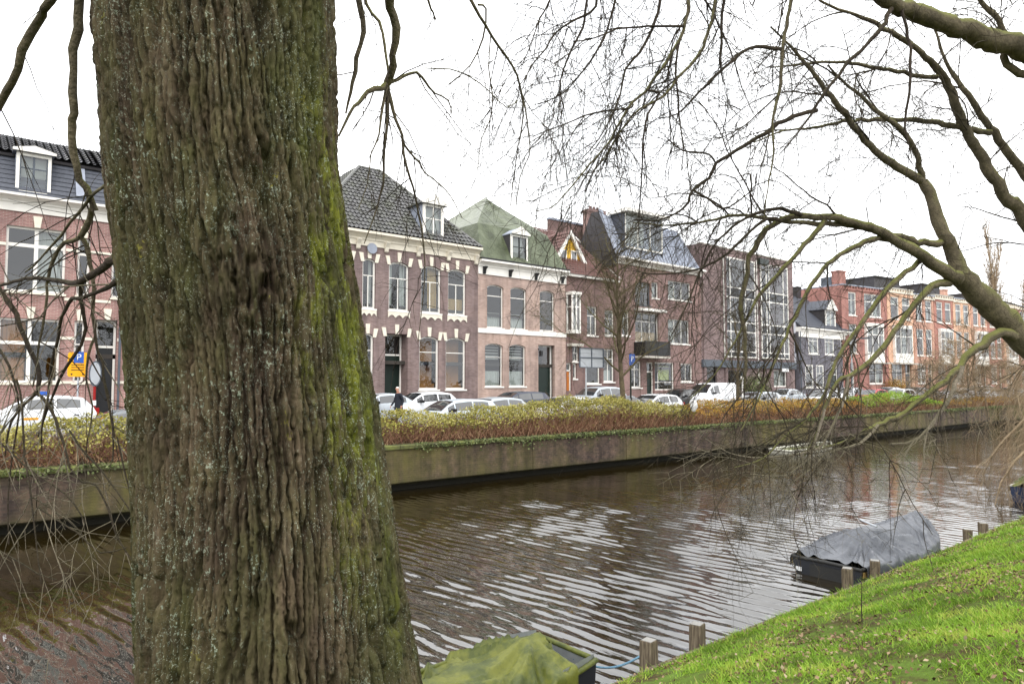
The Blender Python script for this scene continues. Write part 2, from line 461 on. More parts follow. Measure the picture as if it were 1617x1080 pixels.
# water surface
# real waves near the camera (wind blows along the canal, crests lie across it), flat beyond
WX0, WX1 = -3.0, 46.0
wxs = np.concatenate([np.arange(WX0, 18, .028), np.arange(18, WX1+.01, .07)]); wys = np.arange(EDGE_Y-.1, QUAY_Y+.6, .12)
WX, WY = np.meshgrid(wxs, wys, indexing='ij'); WZ = np.zeros_like(WX)
_w = np.random.RandomState(17)
grp = .45 + .55*(np.sin(WX*.55+WY*.21+1)*np.sin(WX*.23-WY*.35)+1)/2 + .25*np.sin(WX*1.3+WY*.9)
for i in range(26):
    lam = _w.uniform(.13, .36); th = _w.normal(R(4), R(9)); k = 2*math.pi/lam; sl = .047*(lam/.26)**.4
    WZ += sl/k*np.sin(k*(WX*math.cos(th)+WY*math.sin(th)) + _w.uniform(0, 6.28) + .6*np.sin(WY*_w.uniform(.5, 1.4)+_w.uniform(0, 6)))
WZ *= np.clip(grp+.1, .4, 1.2)
fade = np.clip((WX1-WX)/6, 0, 1)*np.interp(WX, [-3, 2, 4.5, 12, 24, 40], [.45, .55, 1, 1, .42, .25])*np.clip((WX-WX0)/.5, 0, 1)*np.clip((QUAY_Y+.2-WY)/3.5, .35, 1)
WV = np.stack([WX, WY, WZ*fade], -1).reshape(-1, 3)
_n, _m = WX.shape; _i = np.arange(_n-1)[:, None]*_m; _j = np.arange(_m-1)[None, :]
WQ = np.stack([_i+_j, _i+_m+_j, _i+_m+_j+1, _i+_j+1], -1).reshape(-1, 4)
mw = MB(); band(mw, [(EDGE_Y-.1, 0), (QUAY_Y+.6, 0)], [-400, -150, -60, -20, WX0])
nb = len(mw.v); band(mw, [(EDGE_Y-.1, 0), (QUAY_Y+.6, 0)], [WX1, 60, BEND_X, BEND_X+60, BEND_X+200, BEND_X+500])
WV = np.concatenate([WV, np.array(mw.v)]); WQ = np.concatenate([WQ, np.array(mw.f)+_n*_m])
tag(np_mesh("water", WV, WQ, "water"), kind="structure")
mg = MB(); band(mg, [(EDGE_Y-.1, -1.4), (QUAY_Y+.8, -1.4)], XS)
tag(mg.build("canal_bed", "earth"), kind="structure")

# near bank: one sheet with a gentle uneven slope
BANK = [(EDGE_Y, EDGE_Z), (5.2, .42), (4.4, .75), (3.4, 1.18), (2.4, 1.55), (1.2, 1.9), (0, 2.1), (-2, 2.15), (-8, 2.15)]
def bank_base(y):
    pts = BANK[::-1]
    if y >= EDGE_Y: return EDGE_Z
    if y <= -8: return 2.15
    for (a, za), (b, zb) in zip(pts, pts[1:]):
        if a <= y <= b: return za + (zb-za)*(y-a)/(b-a)
rs = np.random.RandomState(7)
_bt = rs.rand(64, 64)
def vnoise(x, y, t=_bt):
    x = np.asarray(x, float); y = np.asarray(y, float); n = t.shape[0]; m = t.shape[1]
    xi = np.floor(x).astype(int); yi = np.floor(y).astype(int); fx = x-xi; fy = y-yi
    fx = fx*fx*(3-2*fx); fy = fy*fy*(3-2*fy)
    a = t[xi % n, yi % m]; b = t[(xi+1) % n, yi % m]; c = t[xi % n, (yi+1) % m]; d = t[(xi+1) % n, (yi+1) % m]
    return (a*(1-fx)+b*fx)*(1-fy) + (c*(1-fx)+d*fx)*fy
def bank_z(x, y):
    k = min(1, max(0, (EDGE_Y-y)/.8))
    return bank_base(y) + k*(float(vnoise(x*.9, y*.9))-.5)*.16 + k*(float(vnoise(x*3+9, y*3))-.5)*.05
mb = MB(); rows = []
ys = list(np.linspace(EDGE_Y, -1, 40)) + [-2, -4, -8]
for x in list(np.arange(-6, 34, .35)):
    rows.append([(x, y, bank_z(x, y)) for y in ys])
mb.grid(rows)
tag(mb.build("grass_bank", "bank_soil", smooth=True), kind="structure")
mb = MB()
for xs in ([-400, -150, -60, -20, -6], [33.9, 50, 60, BEND_X, BEND_X+60, BEND_X+200, BEND_X+500]):
    band(mb, [(EDGE_Y, EDGE_Z-.01)] + [(y, z-.01) for y, z in BANK[1:]], xs)
tag(mb.build("far_bank_slope", "bank_soil", smooth=True), kind="structure")
mb = MB(); band(mb, [(-8, 2.14), (-700, 2.14)], XS)
tag(mb.build("ground", "earth"), kind="structure")

# board edging of the near bank: each plank is a piece
edging = empty("bank_edging", (0, EDGE_Y, 0))
tag(edging, "low weathered plank edging holding up the grass bank at the waterline", "edging")
rng = random.Random(4)
x = -4.0
pl = {}
while x < 34:
    L = rng.choice([2.4, 3.0, 2.7]); k = (L,)
    if k not in pl: pl[k] = MB().box(0, L-.012, 0, .05, -.5, .25).mesh("plank", "old_wood")
    o = link("plank", pl[k], edging); o.location = (x, rng.uniform(.0, .012), rng.uniform(-.02, .015)); x += L

# far side: street, pavements, kerbs
mb = MB(); band(mb, [(QUAY_Y+.4, 1.60), (22.6, 1.66), (24.2, 1.76)], XS)
tag(mb.build("verge", "earth"), kind="structure")
mb = MB(); band(mb, [(24.2, 1.78), (32.4, 1.86)], XS)
tag(mb.build("road", "asphalt"), kind="structure")
mb = MB(); band(mb, [(24.05, 1.55), (24.05, 1.88), (24.2, 1.88), (24.2, 1.6)], XS); band(mb, [(32.4, 1.6), (32.4, 1.97), (32.55, 1.97), (32.55, 1.6)], XS)
tag(mb.build("kerb", "kerb_stone"), kind="structure")
mb = MB(); band(mb, [(32.55, 1.955), (FAC+1, 1.965)], XS)
tag(mb.build("pavement", "pavement_stone"), kind="structure")
mb = MB(); band(mb, [(FAC+1, 1.94), (FAC+700, 1.94)], XS)
tag(mb.build("back_ground", "earth"), kind="structure")

# quay wall: masonry panels with joints, wet ledge and a mossy cap
quay = empty("quay_wall", (0, QUAY_Y, 0))
tag(quay, "long dark masonry quay wall with green algae across the canal", "quay wall")
x = -30.0; rng = random.Random(11)
while x < BEND_X + 120:
    L = rng.uniform(4.6, 6.2)
    j = rng.uniform(-.012, .012)
    mb = MB(); n = 6
    a = [path(x + .008 + (L-.016)*i/n, QUAY_Y) for i in range(n+1)]
    rows = []
    for (ax, ay) in a:
        rows.append([(ax, ay-QUAY_Y+.5, .30), (ax, ay-QUAY_Y+.03+j, .30), (ax, ay-QUAY_Y+j, .33), (ax, ay-QUAY_Y+.02+j, 1.5), (ax, ay-QUAY_Y+.5, 1.5)])
    mb.grid(rows)
    mb.poly(rows[0]); mb.poly(rows[-1][::-1])
    mb.build("wall_panel", "quay_masonry", quay)
    mb = MB()
    rows = [[(ax, ay-QUAY_Y+.5, 1.49), (ax, ay-QUAY_Y-.05, 1.49), (ax, ay-QUAY_Y-.06, 1.6), (ax, ay-QUAY_Y-.03, 1.63), (ax, ay-QUAY_Y+.5, 1.63)] for ax, ay in [path(x + .008 + (L-.016)*i/n, QUAY_Y) for i in range(n+1)]]
    mb.grid(rows); mb.poly(rows[0]); mb.poly(rows[-1][::-1])
    mb.build("coping_stone", "quay_cap", quay)
    x += L
core = MB()
rows = [[(path(x, QUAY_Y+.22)[0], path(x, QUAY_Y+.22)[1]-QUAY_Y, z) for z in (-1.3, 1.47)] for x in XS]
core.grid(rows)
core.v = [(a, b+.26, c) for a, b, c in core.v]; core.build("backing", "quay_masonry", quay)
# ------------------------------------------------------------------ houses
import bisect
def tile_slope(mb, b0, b1, t0, t1, tw=.27, th=.36, amp=.075):
    """Pantiles on the slope between the eave b0-b1 and the top line t0-t1."""
    b0, b1, t0, t1 = map(Vector, (b0, b1, t0, t1))
    nrm = (b1-b0).cross(t0-b0 if (t0-b0).length > .1 else t1-b0).normalized()
    if nrm.z < 0: nrm = -nrm
    H = ((t0+t1)/2 - (b0+b1)/2).length; n = max(2, int(H/th))
    run = (b1-b0).normalized()
    for i in range(n):
        for k, (v, lift) in enumerate(((i/n, .07), ((i+1.12)/n, 0))):
            v = min(v, 1)
            l = b0.lerp(t0, v); r = b1.lerp(t1, v)
            a = (l-b0).dot(run); w = (r-l).length
            m0 = math.floor(a/tw*4); m1 = math.ceil((a+w)/tw*4)
            row = []
            for q in range(m0, m1+1):
                s_ = min(max(q*tw/4, a), a+w)
                p = l + run*(s_-a)
                ph = (q % 4)
                row.append((s_, p + nrm*(lift + (.0, amp, amp*.55, -.01)[ph])))
            if k == 0: lo = row
            else: hi = row
        # stitch the two rows by column
        d = {round(s_, 4): p for s_, p in hi}
        keys = sorted(d)
        prev = None
        for s_, p in lo:
            kk = min(max(s_, keys[0]), keys[-1])
            # nearest column of the upper row
            q = bisect.bisect_left(keys, kk); q = min(q, len(keys)-1)
            cur = (p, d[keys[q]])
            if prev is not None: mb.quad(prev[0], cur[0], cur[1], prev[1])
            prev = cur
    return mb

class House:
    def __init__(s, name, label, xl, xr, group=None, off=0.0, ang=0.0, org=None, cat="house", zs=STREET, ymid=560):
        s.ang = ang; s.zs = zs
        s.o = Vector((0, FAC+off, 0)) if org is None else Vector((*org, 0))
        s.e = Vector((math.cos(ang), math.sin(ang), 0)); s.nin = Vector((-math.sin(ang), math.cos(ang), 0))
        s.s0 = 0.0
        a = s.S(xl, ymid); b = s.S(xr, ymid)
        s.s0 = a; s.W = b - a
        p = s.o + s.e*a
        s.root = tag(empty(name, (p.x, p.y, zs), ang), label, cat, group)
        s.holes = []
    def hit(s, px, py, dy=0):
        k = ray(px, py); o = s.o + s.nin*dy
        t = (o-CAM).dot(s.nin)/k.dot(s.nin)
        return CAM + k*t
    def S(s, px, py=560, dy=0): return (s.hit(px, py, dy)-s.o).dot(s.e) - s.s0
    def Z(s, px, py, dy=0): return s.hit(px, py, dy).z - s.zs
    def part(s, name, mb, mat, parent=None, smooth=False, kind=None, label=None):
        o = mb.build(name, mat, parent or s.root, smooth)
        if kind: o["kind"] = kind
        if label: o["label"] = label
        return o
    def box(s, name, mat, *a, parent=None): return s.part(name, MB().box(*a), mat, parent)
    def rect(s, xl, xr, yt, yb):
        ym = (yt+yb)/2; xm = (xl+xr)/2
        return s.S(xl, ym), s.S(xr, ym), s.Z(xm, yb), s.Z(xm, yt)
    def wall(s, H, mat, depth=9.0, reveal=.24, name="wall", s0=0, s1=None, z0=-.1):
        s1 = s.W if s1 is None else s1
        hs = [(max(a, s0), min(b, s1), max(c, z0), d) for a, b, c, d in s.holes]
        xs = sorted({s0, s1, *[v for h in hs for v in h[:2]]}); zs = sorted({z0, H, *[v for h in hs for v in h[2:]]})
        mb = MB()
        for i in range(len(xs)-1):
            for j in range(len(zs)-1):
                cx, cz = (xs[i]+xs[i+1])/2, (zs[j]+zs[j+1])/2
                if not any(a < cx < b and c < cz < d for a, b, c, d in hs):
                    mb.quad((xs[i],0,zs[j]), (xs[i+1],0,zs[j]), (xs[i+1],0,zs[j+1]), (xs[i],0,zs[j+1]))
        for a, b, c, d in hs:
            y = reveal
            mb.quad((a,0,c),(a,y,c),(a,y,d),(a,0,d)); mb.quad((b,0,c),(b,0,d),(b,y,d),(b,y,c))
            mb.quad((a,0,d),(a,y,d),(b,y,d),(b,0,d)); mb.quad((a,0,c),(b,0,c),(b,y,c),(a,y,c))
        mb.quad((s0,0,z0),(s0,0,H),(s0,depth,H),(s0,depth,z0)); mb.quad((s1,0,z0),(s1,depth,z0),(s1,depth,H),(s1,0,H))
        mb.quad((s0,depth,z0),(s0,depth,H),(s1,depth,H),(s1,depth,z0))
        o = mb.build(name, mat, s.root, fix=False)
        mi = MB().box(s0+.25, s1-.25, 2.2, 2.3, z0, H-.05)
        for z in (2.9, 6.1):
            if z < H-1: mi.box(s0+.25, s1-.25, .3, 2.2, z, z+.2)
        mi.build("interior", "interior_dark", s.root)
        return o
    def window(s, q, vb=(), hb=(), fw=.09, bw=.05, mat="white_paint", recess=.13, sill=.07, arch=0, amat=None, cur=None, panels=(), hole=True, name="window", glass="glass", sillmat=None):
        a, b, c, d = q
        if hole: s.holes.append(q)
        w, h = b-a, d-c; y0, y1 = recess, recess+.08
        mb = MB().box(a, a+fw, y0, y1, c, d).box(b-fw, b, y0, y1, c, d).box(a+fw, b-fw, y0, y1, c, c+fw).box(a+fw, b-fw, y0, y1, d-fw, d)
        zz = [c+fw] + [c + h*f for f in hb] + [d-fw]
        for f in hb: mb.box(a+fw, b-fw, y0+.01, y1-.01, c+h*f-bw/2, c+h*f+bw/2)
        cells = []
        for r in range(len(zz)-1):
            lo = zz[r] + (bw/2 if r else 0); hi = zz[r+1] - (bw/2 if r < len(zz)-2 else 0)
            v = vb[r] if (len(vb) and isinstance(vb[0], (tuple, list))) else vb
            xx = [a+fw] + [a + w*f for f in v] + [b-fw]
            for f in v: mb.box(a+w*f-bw/2, a+w*f+bw/2, y0+.012, y1-.012, lo, hi)
            for k in range(len(xx)-1): cells.append((r, k, xx[k] + (bw/2 if k else 0), xx[k+1] - (bw/2 if k < len(xx)-2 else 0), lo, hi))
        win = s.part(name, mb, mat)
        for r, k, x0, x1, lo, hi in cells:
            if (r, k) in panels or r in panels: s.part("panel", MB().box(x0, x1, y0+.03, y0+.05, lo, hi), "spandrel", win)
            else:
                s.part("pane", MB().quad((x0, y0+.04, lo), (x1, y0+.04, lo), (x1, y0+.04, hi), (x0, y0+.04, hi)), glass, win)
        if sill: s.part("sill", MB().box(a-.06, b+.06, -sill, recess, c-.09, c-.003), sillmat or mat, win)
        if cur:
            kind, mtl = cur if isinstance(cur, tuple) else (cur, "curtain_white")
            mc = MB(); rg = random.Random(int(a*97+c*31))
            def drape(x0, x1, z0, z1):
                n = max(6, int((x1-x0)/.05)); pts = [(x0+(x1-x0)*i/n, .42 + .03*math.sin(i*1.9+rg.random())) for i in range(n+1)]
                mc.grid([[(x, y, z0) for x, y in pts], [(x, y, z1) for x, y in pts]])
            if kind == "sides": drape(a+fw, a+w*.3, c, d); drape(b-w*.3, b-fw, c, d)
            elif kind == "full": drape(a, b, c, d)
            elif kind == "low": drape(a, b, c, c+h*.36)
            elif kind == "high": drape(a, b, d-h*.3, d)
            elif kind == "right": drape(a+w*.5, b-fw, c, d)
            elif kind == "left": drape(a+fw, a+w*.45, c, d)
            s.part("curtain", mc, mtl, win)
        if arch:
            n = 10; cx = (a+b)/2; rad = ((w/2)**2 + arch**2)/(2*arch); zc = d-rad
            ma = MB(); pts = []
            for i in range(n+1):
                x = a + w*i/n; pts.append((x, zc + math.sqrt(max(0, rad*rad-(x-cx)**2))))
            for (x0, z0), (x1, z1) in zip(pts, pts[1:]):
                ma.quad((x0,0,z0),(x1,0,z1),(x1,0,d+.001),(x0,0,d+.001)); ma.quad((x0,0,z0),(x0,recess,z0),(x1,recess,z1),(x1,0,z1))
            s.part("window_arch", ma, amat or mat)
            # curved head of the frame
            mh = MB()
            for (x0, z0), (x1, z1) in zip(pts, pts[1:]):
                mh.quad((x0, recess-.004, z0), (x1, recess-.004, z1), (x1, recess-.004, z1-fw), (x0, recess-.004, z0-fw))
            s.part("frame_head", mh, mat, win)
        return win
    def door(s, q, leaf="dark_green_paint", frame="white_paint", transom=.8, recess=.2, split=True):
        a, b, c, d = q; s.holes.append(q); w, h = b-a, d-c; fw = .09
        zt = c + h*transom
        mb = MB().box(a, a+fw, recess, recess+.1, c, d).box(b-fw, b, recess, recess+.1, c, d).box(a+fw, b-fw, recess, recess+.1, d-fw, d).box(a+fw, b-fw, recess, recess+.1, zt-.05, zt+.05)
        fr = s.part("door_frame", mb, frame)
        s.part("pane", MB().quad((a+fw, recess+.05, zt+.05), (b-fw, recess+.05, zt+.05), (b-fw, recess+.05, d-fw), (a+fw, recess+.05, d-fw)), "glass", fr)
        md = MB().box(a+fw, b-fw, recess+.04, recess+.09, c, zt-.05)
        for z0, z1 in ((c+.15, c+h*.3), (c+h*.34, zt-.2)):
            md.box(a+fw+.12, b-fw-.12, recess+.025, recess+.04, z0, z1)
        dr = s.part("door", md, leaf)
        s.part("door_handle", MB().rod([(b-fw-.1, recess+.0, c+1.05), (b-fw-.1, recess+.04, c+1.05)], .03), "pale_metal", dr)
        s.part("doorstep", MB().box(a-.1, b+.1, -.35, recess, -.1, .12), "stone_grey")
    def keystones(s, q, rise, mat="cream_stone"):
        a, b, c, d = q; cx = (a+b)/2
        for dx, lean, hgt in ((-(b-a)/2-.02, -.1, .5), (0, 0, .55), ((b-a)/2+.02, .1, .5)):
            x = cx+dx; z0 = d - (rise if dx else 0) - .02
            s.part("keystone", MB().prism([(x-.1, z0), (x+.1, z0), (x+.13+lean, z0+hgt), (x-.13+lean, z0+hgt)], -.05, -.002), mat)
    def cornice(s, zb, zt, mats=("white_paint",), out=.45, frieze=None, s0=0, s1=None):
        s1 = s.W if s1 is None else s1
        h = zt-zb
        prof = [(0, zb), (-.12, zb), (-.14, zb+h*.25), (-out*.6, zb+h*.55), (-out, zb+h*.7), (-out, zt), (.3, zt+.02), (.3, zb)]
        s.part("cornice", MB().prism_yz(prof, s0-.02, s1+.02), mats[0])
        if frieze: s.part("frieze", MB().box(s0-.01, s1+.01, -.07, .0-.001, frieze, zb-.002), mats[-1])
    def dormer(s, q, y0, yb, pitch=.45, roof="slate", cheek="lead", vb=(.5,), hb=(.62,), mat="white_paint", bar="white_paint", over=.12, glass="glass"):
        """q: front face; y0: setback of the face; yb: how far back it runs into the roof."""
        a, b, c, d = q; w = b-a
        root = s.part("dormer", MB().box(a, a+.12, y0, y0+.12, c, d).box(b-.12, b, y0, y0+.12, c, d).box(a+.12, b-.12, y0, y0+.12, d-.14, d).box(a+.12, b-.12, y0-.04, y0+.12, c, c+.12), mat)
        s.part("dormer_cheek", MB().box(a-.001, a+.1, y0+.121, yb, c, d-.002), cheek, root)
        s.part("dormer_cheek", MB().box(b-.1, b+.001, y0+.121, yb, c, d-.002), cheek, root)
        mr = MB().prism([(a-over, d), (b+over, d), (b+over, d+.06), ((a+b)/2, d+.06+w*pitch), (a-over, d+.06)], y0-.14, yb)
        s.part("dormer_roof", mr, roof, root)
        mp = MB().prism([(a-over-.03, d-.0), (b+over+.03, d-.0), (b+over+.03, d+.1), ((a+b)/2, d+.14+w*pitch), (a-over-.03, d+.1)], y0-.2, y0-.142)
        s.part("pediment", mp, mat, root)
        x0, x1, z0, z1 = a+.12, b-.12, c+.12, d-.14
        mw = MB()
        for f in vb: mw.box(x0+(x1-x0)*f-.04, x0+(x1-x0)*f+.04, y0+.03, y0+.09, z0, z1)
        for f in hb: mw.box(x0, x1, y0+.035, y0+.085, z0+(z1-z0)*f-.025, z0+(z1-z0)*f+.025)
        mw.box(x0, x0+.05, y0+.03, y0+.09, z0, z1).box(x1-.05, x1, y0+.03, y0+.09, z0, z1)
        s.part("sash", mw, bar, root)
        s.part("pane", MB().quad((x0, y0+.06, z0), (x1, y0+.06, z0), (x1, y0+.06, z1), (x0, y0+.06, z1)), glass, root)
        s.part("curtain", MB().quad((x0, y0+.3, z0), (x1, y0+.3, z0), (x1, y0+.3, z1), (x0, y0+.3, z1)), "curtain_white", root)
    def drain(s, x, z1, mat="grey_paint"):
        s.part("drainpipe", MB().rod([(x, -.09, -.05), (x, -.09, z1)], .05, 8), mat)

# ---- salmon brick mansion at the left edge
h = House("brick_mansion", "salmon brick mansion with white bands and slate mansard, behind the thick trunk's left", -70, 478)
zc = h.Z(83, 316); zfb = h.Z(83, 341)
up = [h.rect(-38, 98, 357, 460)]
u0, u1 = up[0][2], up[0][3]
h.window((h.S(2), h.S(98), u0, u1), vb=(.5,), hb=(.72,), bw=.14, arch=0, sillmat="cream_stone", cur=("right", "curtain_white"))
for xl, xr in ((117, 137), (172, 250), (272, 292), (330, 410)):
    h.window((h.S(xl), h.S(xr), u0, u1-.2), vb=(.5,) if xr-xl > 40 else (), hb=(.72,), bw=.1, sillmat="cream_stone")
h.window((h.S(-62), h.S(-18), u0, u1), hb=(.72,), sillmat="cream_stone")
g0, g1 = h.Z(50, 604), h.Z(50, 503)
h.window((h.S(-5), h.S(94), g0, g1), vb=(.5,), hb=(.62,), bw=.14, sillmat="cream_stone", cur=("left", "interior_warm"))
for xl, xr in ((116, 133), (215, 290), (310, 330), (350, 420)):
    h.window((h.S(xl), h.S(xr), g0, g1), vb=(.5,) if xr-xl > 40 else (), hb=(.62,), sillmat="cream_stone")
h.door((h.S(151), h.S(184), .05, h.Z(168, 505)), leaf="black_paint", transom=.74, recess=.3)
h.wall(zc, "brick_salmon", 10)
for z in (g0-.05, (g0+g1)/2+.5, u0-.26, (u0+u1)/2+.5):
    prev = 0
    cuts = sorted([(a, b) for a, b, c, d in h.holes if c-.1 < z < d+.01 or c-.1 < z+.2 < d+.01])
    for a, b in cuts + [(h.W, h.W)]:
        if a-prev > .15: h.part("stone_band", MB().box(prev+.003, a-.003, -.035, -.002, z, z+.12), "cream_stone")
        prev = max(prev, b)
for a, b, c, d in h.holes:
    h.part("keystone", MB().prism([((a+b)/2-.1, d+.0), ((a+b)/2+.1, d+.0), ((a+b)/2+.16, d+.48), ((a+b)/2-.16, d+.48)], -.07, -.004), "cream_stone")
h.cornice(zfb+.35, zc, out=.5, frieze=zfb)
zm = h.Z(160, 266, .9); zr = h.Z(120, 232, 3.8)
h.part("mansard_slope", MB().slab([(0, -.1, zc+.03), (h.W, -.1, zc+.03), (h.W, .9, zm), (0, .9, zm)], .1), "slate")
# slates in courses on the steep slope
ms = MB(); n = 9
for i in range(n):
    v0, v1 = i/n, (i+1)/n
    ya, za = -.1+1.0*v0, zc+.03+(zm-zc)*v0; yb_, zb_ = -.1+1.0*v1, zc+.03+(zm-zc)*v1
    ms.quad((0, ya-.05, za), (h.W, ya-.05, za), (h.W, yb_-.02, zb_), (0, yb_-.02, zb_))
h.part("slates", ms, "slate", kind="stuff")
mt = tile_slope(MB(), (0, .55, zm-.05), (h.W, .55, zm-.05), (0, 3.8, zr), (h.W, 3.8, zr))
h.part("roof_tiles", mt, "tile_black", kind="stuff")
h.part("roof_deck", MB().slab([(0, .6, zm-.12), (h.W, .6, zm-.12), (h.W, 3.8, zr-.05), (0, 3.8, zr-.05)], .1).slab([(0, 3.8, zr-.05), (h.W, 3.8, zr-.05), (h.W, 10, zm-1), (0, 10, zm-1)], .1), "slate_dark")
q = h.rect(25, 81, 243, 306)
h.dormer((q[0], q[1], zc+.1, q[3]), .0, 1.6, pitch=.12, roof="slate", bar="grey_paint", hb=(.66,))
q2 = (h.S(200), h.S(245), zc+.1, q[3]); h.dormer(q2, .0, 1.6, pitch=.12, bar="grey_paint")
h.part("skylight", MB().slab([(h.S(111), .05, zc+.25), (h.S(127), .05, zc+.25), (h.S(127), .78, zm-.3), (h.S(111), .78, zm-.3)], -.14), "lead")
h.drain(h.S(188), zc)

# ---- purple brick house with white keystones
h = House("keystone_house", "purple brown brick house with white keystones and a grey pantile hip roof", 480, 754.5)
zc = h.Z(662, 379.5); zfb = h.Z(662, 400)
rise = .2
uz = (h.Z(680, 494.5), h.Z(680, 420)); gz = (h.Z(678, 615), h.Z(678, 531))
ups = [(540, 553), (571, 592), (613, 645), (664, 696), (707, 735.5)]
for i, (xl, xr) in enumerate(ups):
    q = (h.S(xl), h.S(xr), *uz)
    h.window(q, vb=((.5,), ()), hb=(.66,), arch=rise, amat="brick_purple", cur=[None, "sides", "sides", ("right", "curtain_ochre"), ("low", "curtain_ochre")][i], fw=.1)
    h.keystones(q, rise)
    # scalloped apron under the sill
    a, b = q[0]-.05, q[1]+.05; z = uz[0]-.09; n = 12
    pr = [(a, z), (b, z), (b, z-.34)] + [(b-(b-a)*k/n, z-.34 + .17*abs(math.sin(math.pi*3*k/n))) for k in range(1, n)] + [(a, z-.34)]
    h.part("window_apron", MB().prism(pr[::-1], -.05, -.002), "cream_stone")
for i, (xl, xr) in enumerate([(526, 545), (570, 590), (662, 693), (704, 735.5)]):
    q = (h.S(xl), h.S(xr), *gz)
    h.window(q, vb=((.5,), ()) if i < 2 else (), hb=(.7,), arch=rise, amat="brick_purple", fw=.1, cur=None if i < 2 else None)
    h.keystones(q, rise)
    if i >= 2:  # warm wooden partition seen through the glass
        a, b = q[0], q[1]; w = b-a
        h.part("wooden_partition", MB().box(a+w*.32, b, .8, .86, gz[0], gz[1]).box(a, a+w*.32, .8, .86, gz[0]+1.5, gz[0]+1.66).box(a, b, .5, .56, gz[0], gz[0]+.35), "interior_warm")
q = (h.S(608), h.S(644), .05, h.Z(626, 527))
h.door(q, leaf="dark_green_paint", transom=.74, recess=.75, split=False); h.keystones(q, .15)
h.wall(zc-.3, "brick_purple", 10, reveal=.26)
dq = MB().box(q[0], q[0]+.001, .26, .75, 0, q[3]).box(q[1], q[1]+.06, .26, .95, 0, q[3]).box(q[0]-.06, q[0], .26, .95, 0, q[3]).box(q[0], q[1], .26, .95, q[3], q[3]+.06)
h.part("porch_reveal", dq, "brick_purple")
h.cornice(zc-.45, zc, out=.5, frieze=zfb, mats=("cream_stone",))
for px in (516, 562, 607, 658, 706, 750):
    x = h.S(px); h.part("console", MB().prism_yz([(-.07,zfb-.25),(-.16,zfb-.2),(-.22,zfb+.05),(-.38,zc-.5),(-.38,zc-.46),(-.07,zc-.46)], x-.11, x+.11), "cream_stone")
h.part("stone_plinth", MB().box(0, q[0]-.15, -.06, -.002, 0, .45).box(q[1]+.15, h.W, -.06, -.002, 0, .45), "stone_grey")
h.part("round_sign", MB().rod([(h.S(586, 393)-.0, -.1, h.Z(586, 393)), (h.S(586, 393), -.16, h.Z(586, 393))], .3, 20), "lead")
ry = 4.6; zr = h.Z(601, 272, ry); r1 = h.S(566, 272, ry); r2 = h.S(601, 272, ry)
e = -.42
h.part("roof_deck", MB().slab([(0, e, zc), (h.W, e, zc), (r2, ry, zr-.05), (r1, ry, zr-.05)], .1).slab([(h.W, e, zc), (h.W, 10, zc), (r2, 6, zr-.05), (r2, ry, zr-.05)], .1).slab([(0, 10, zc), (0, e, zc), (r1, ry, zr-.05), (r1, 6, zr-.05)], .1).slab([(h.W, 10, zc), (0, 10, zc), (r1, 6, zr-.05), (r2, 6, zr-.05)], .1), "slate_dark")
mt = tile_slope(MB(), (0, e, zc+.03), (h.W, e, zc+.03), (r1, ry, zr), (r2, ry, zr))
tile_slope(mt, (h.W, e, zc+.03), (h.W, 10, zc+.03), (r2, ry, zr), (r2, 6, zr))
tile_slope(mt, (0, e, zc+.03), (0, 10, zc+.03), (r1, ry, zr), (r1, 6, zr))
h.part("roof_tiles", mt, "tile_slate", kind="stuff")
h.part("hip_tiles", MB().rod([(h.W, e, zc+.06), (r2, ry, zr+.05)], .1, 6).rod([(0, e, zc+.06), (r1, ry, zr+.05)], .1, 6).rod([(r1, ry, zr+.05), (r2, ry, zr+.05)], .1, 6), "tile_slate")
q = h.rect(668, 700, 324, 377)
h.dormer((q[0], q[1], zc+.12, q[3]), -.05, 2.6, pitch=.32, roof="tile_slate", hb=(.62,), over=.2)

# ---- pink-buff brick house under a green tarpaulin
h = House("tarpaulin_house", "pale pink brick house whose mansard is covered by a green tarpaulin", 754.5, 893.5)
zc = h.Z(826, 420); zfb = h.Z(826, 441)
uz = (h.Z(818, 520), h.Z(818, 454)); gz = (h.Z(817, 610), h.Z(817, 544))
for i, (xl, xr) in enumerate([(769, 795), (806, 831.5), (852.5, 876)]):
    h.window((h.S(xl), h.S(xr), *uz), hb=(.74,), arch=.16, amat="brick_pinkbuff", cur=["low", "low", None][i], fw=.07)
for i, (xl, xr) in enumerate([(766, 794), (804, 830)]):
    h.window((h.S(xl), h.S(xr), *gz), hb=(.68,), arch=.16, amat="brick_pinkbuff", cur="low", fw=.06, bw=.03)
    a, b = h.S(xl), h.S(xr); nb = MB()
    for k in range(5): nb.box(a, b, .5, .53, gz[1]-.28-.18*k, gz[1]-.2-.18*k)
    h.part("blind", nb, "curtain_white")
h.door((h.S(850), h.S(876), .05, h.Z(863, 545)), leaf="dark_green_paint", transom=.68, recess=.35)
h.wall(zc-.3, "brick_pinkbuff", 10)
zb = h.Z(829, 525.5); h.part("stone_band", MB().box(-.0, h.W+.01, -.06, -.002, zb-.16, zb+.14), "white_paint")
h.cornice(zc-.4, zc, out=.45, frieze=zfb, mats=("white_paint",))
for px in (763, 804, 845, 887):
    x = h.S(px); h.part("bracket", MB().prism_yz([(-.072,zfb+.02),(-.14,zfb+.05),(-.2,zfb+.3),(-.36,zc-.46),(-.36,zc-.41),(-.072,zc-.41)], x-.1, x+.1), "black_paint")
h.part("wall_lantern", MB().box(h.S(848), h.S(848)+.16, -.4, -.2, 3.6, 3.95).rod([(h.S(848)+.08, -.3, 3.95), (h.S(848)+.08, 0, 4.1)], .02), "black_paint")
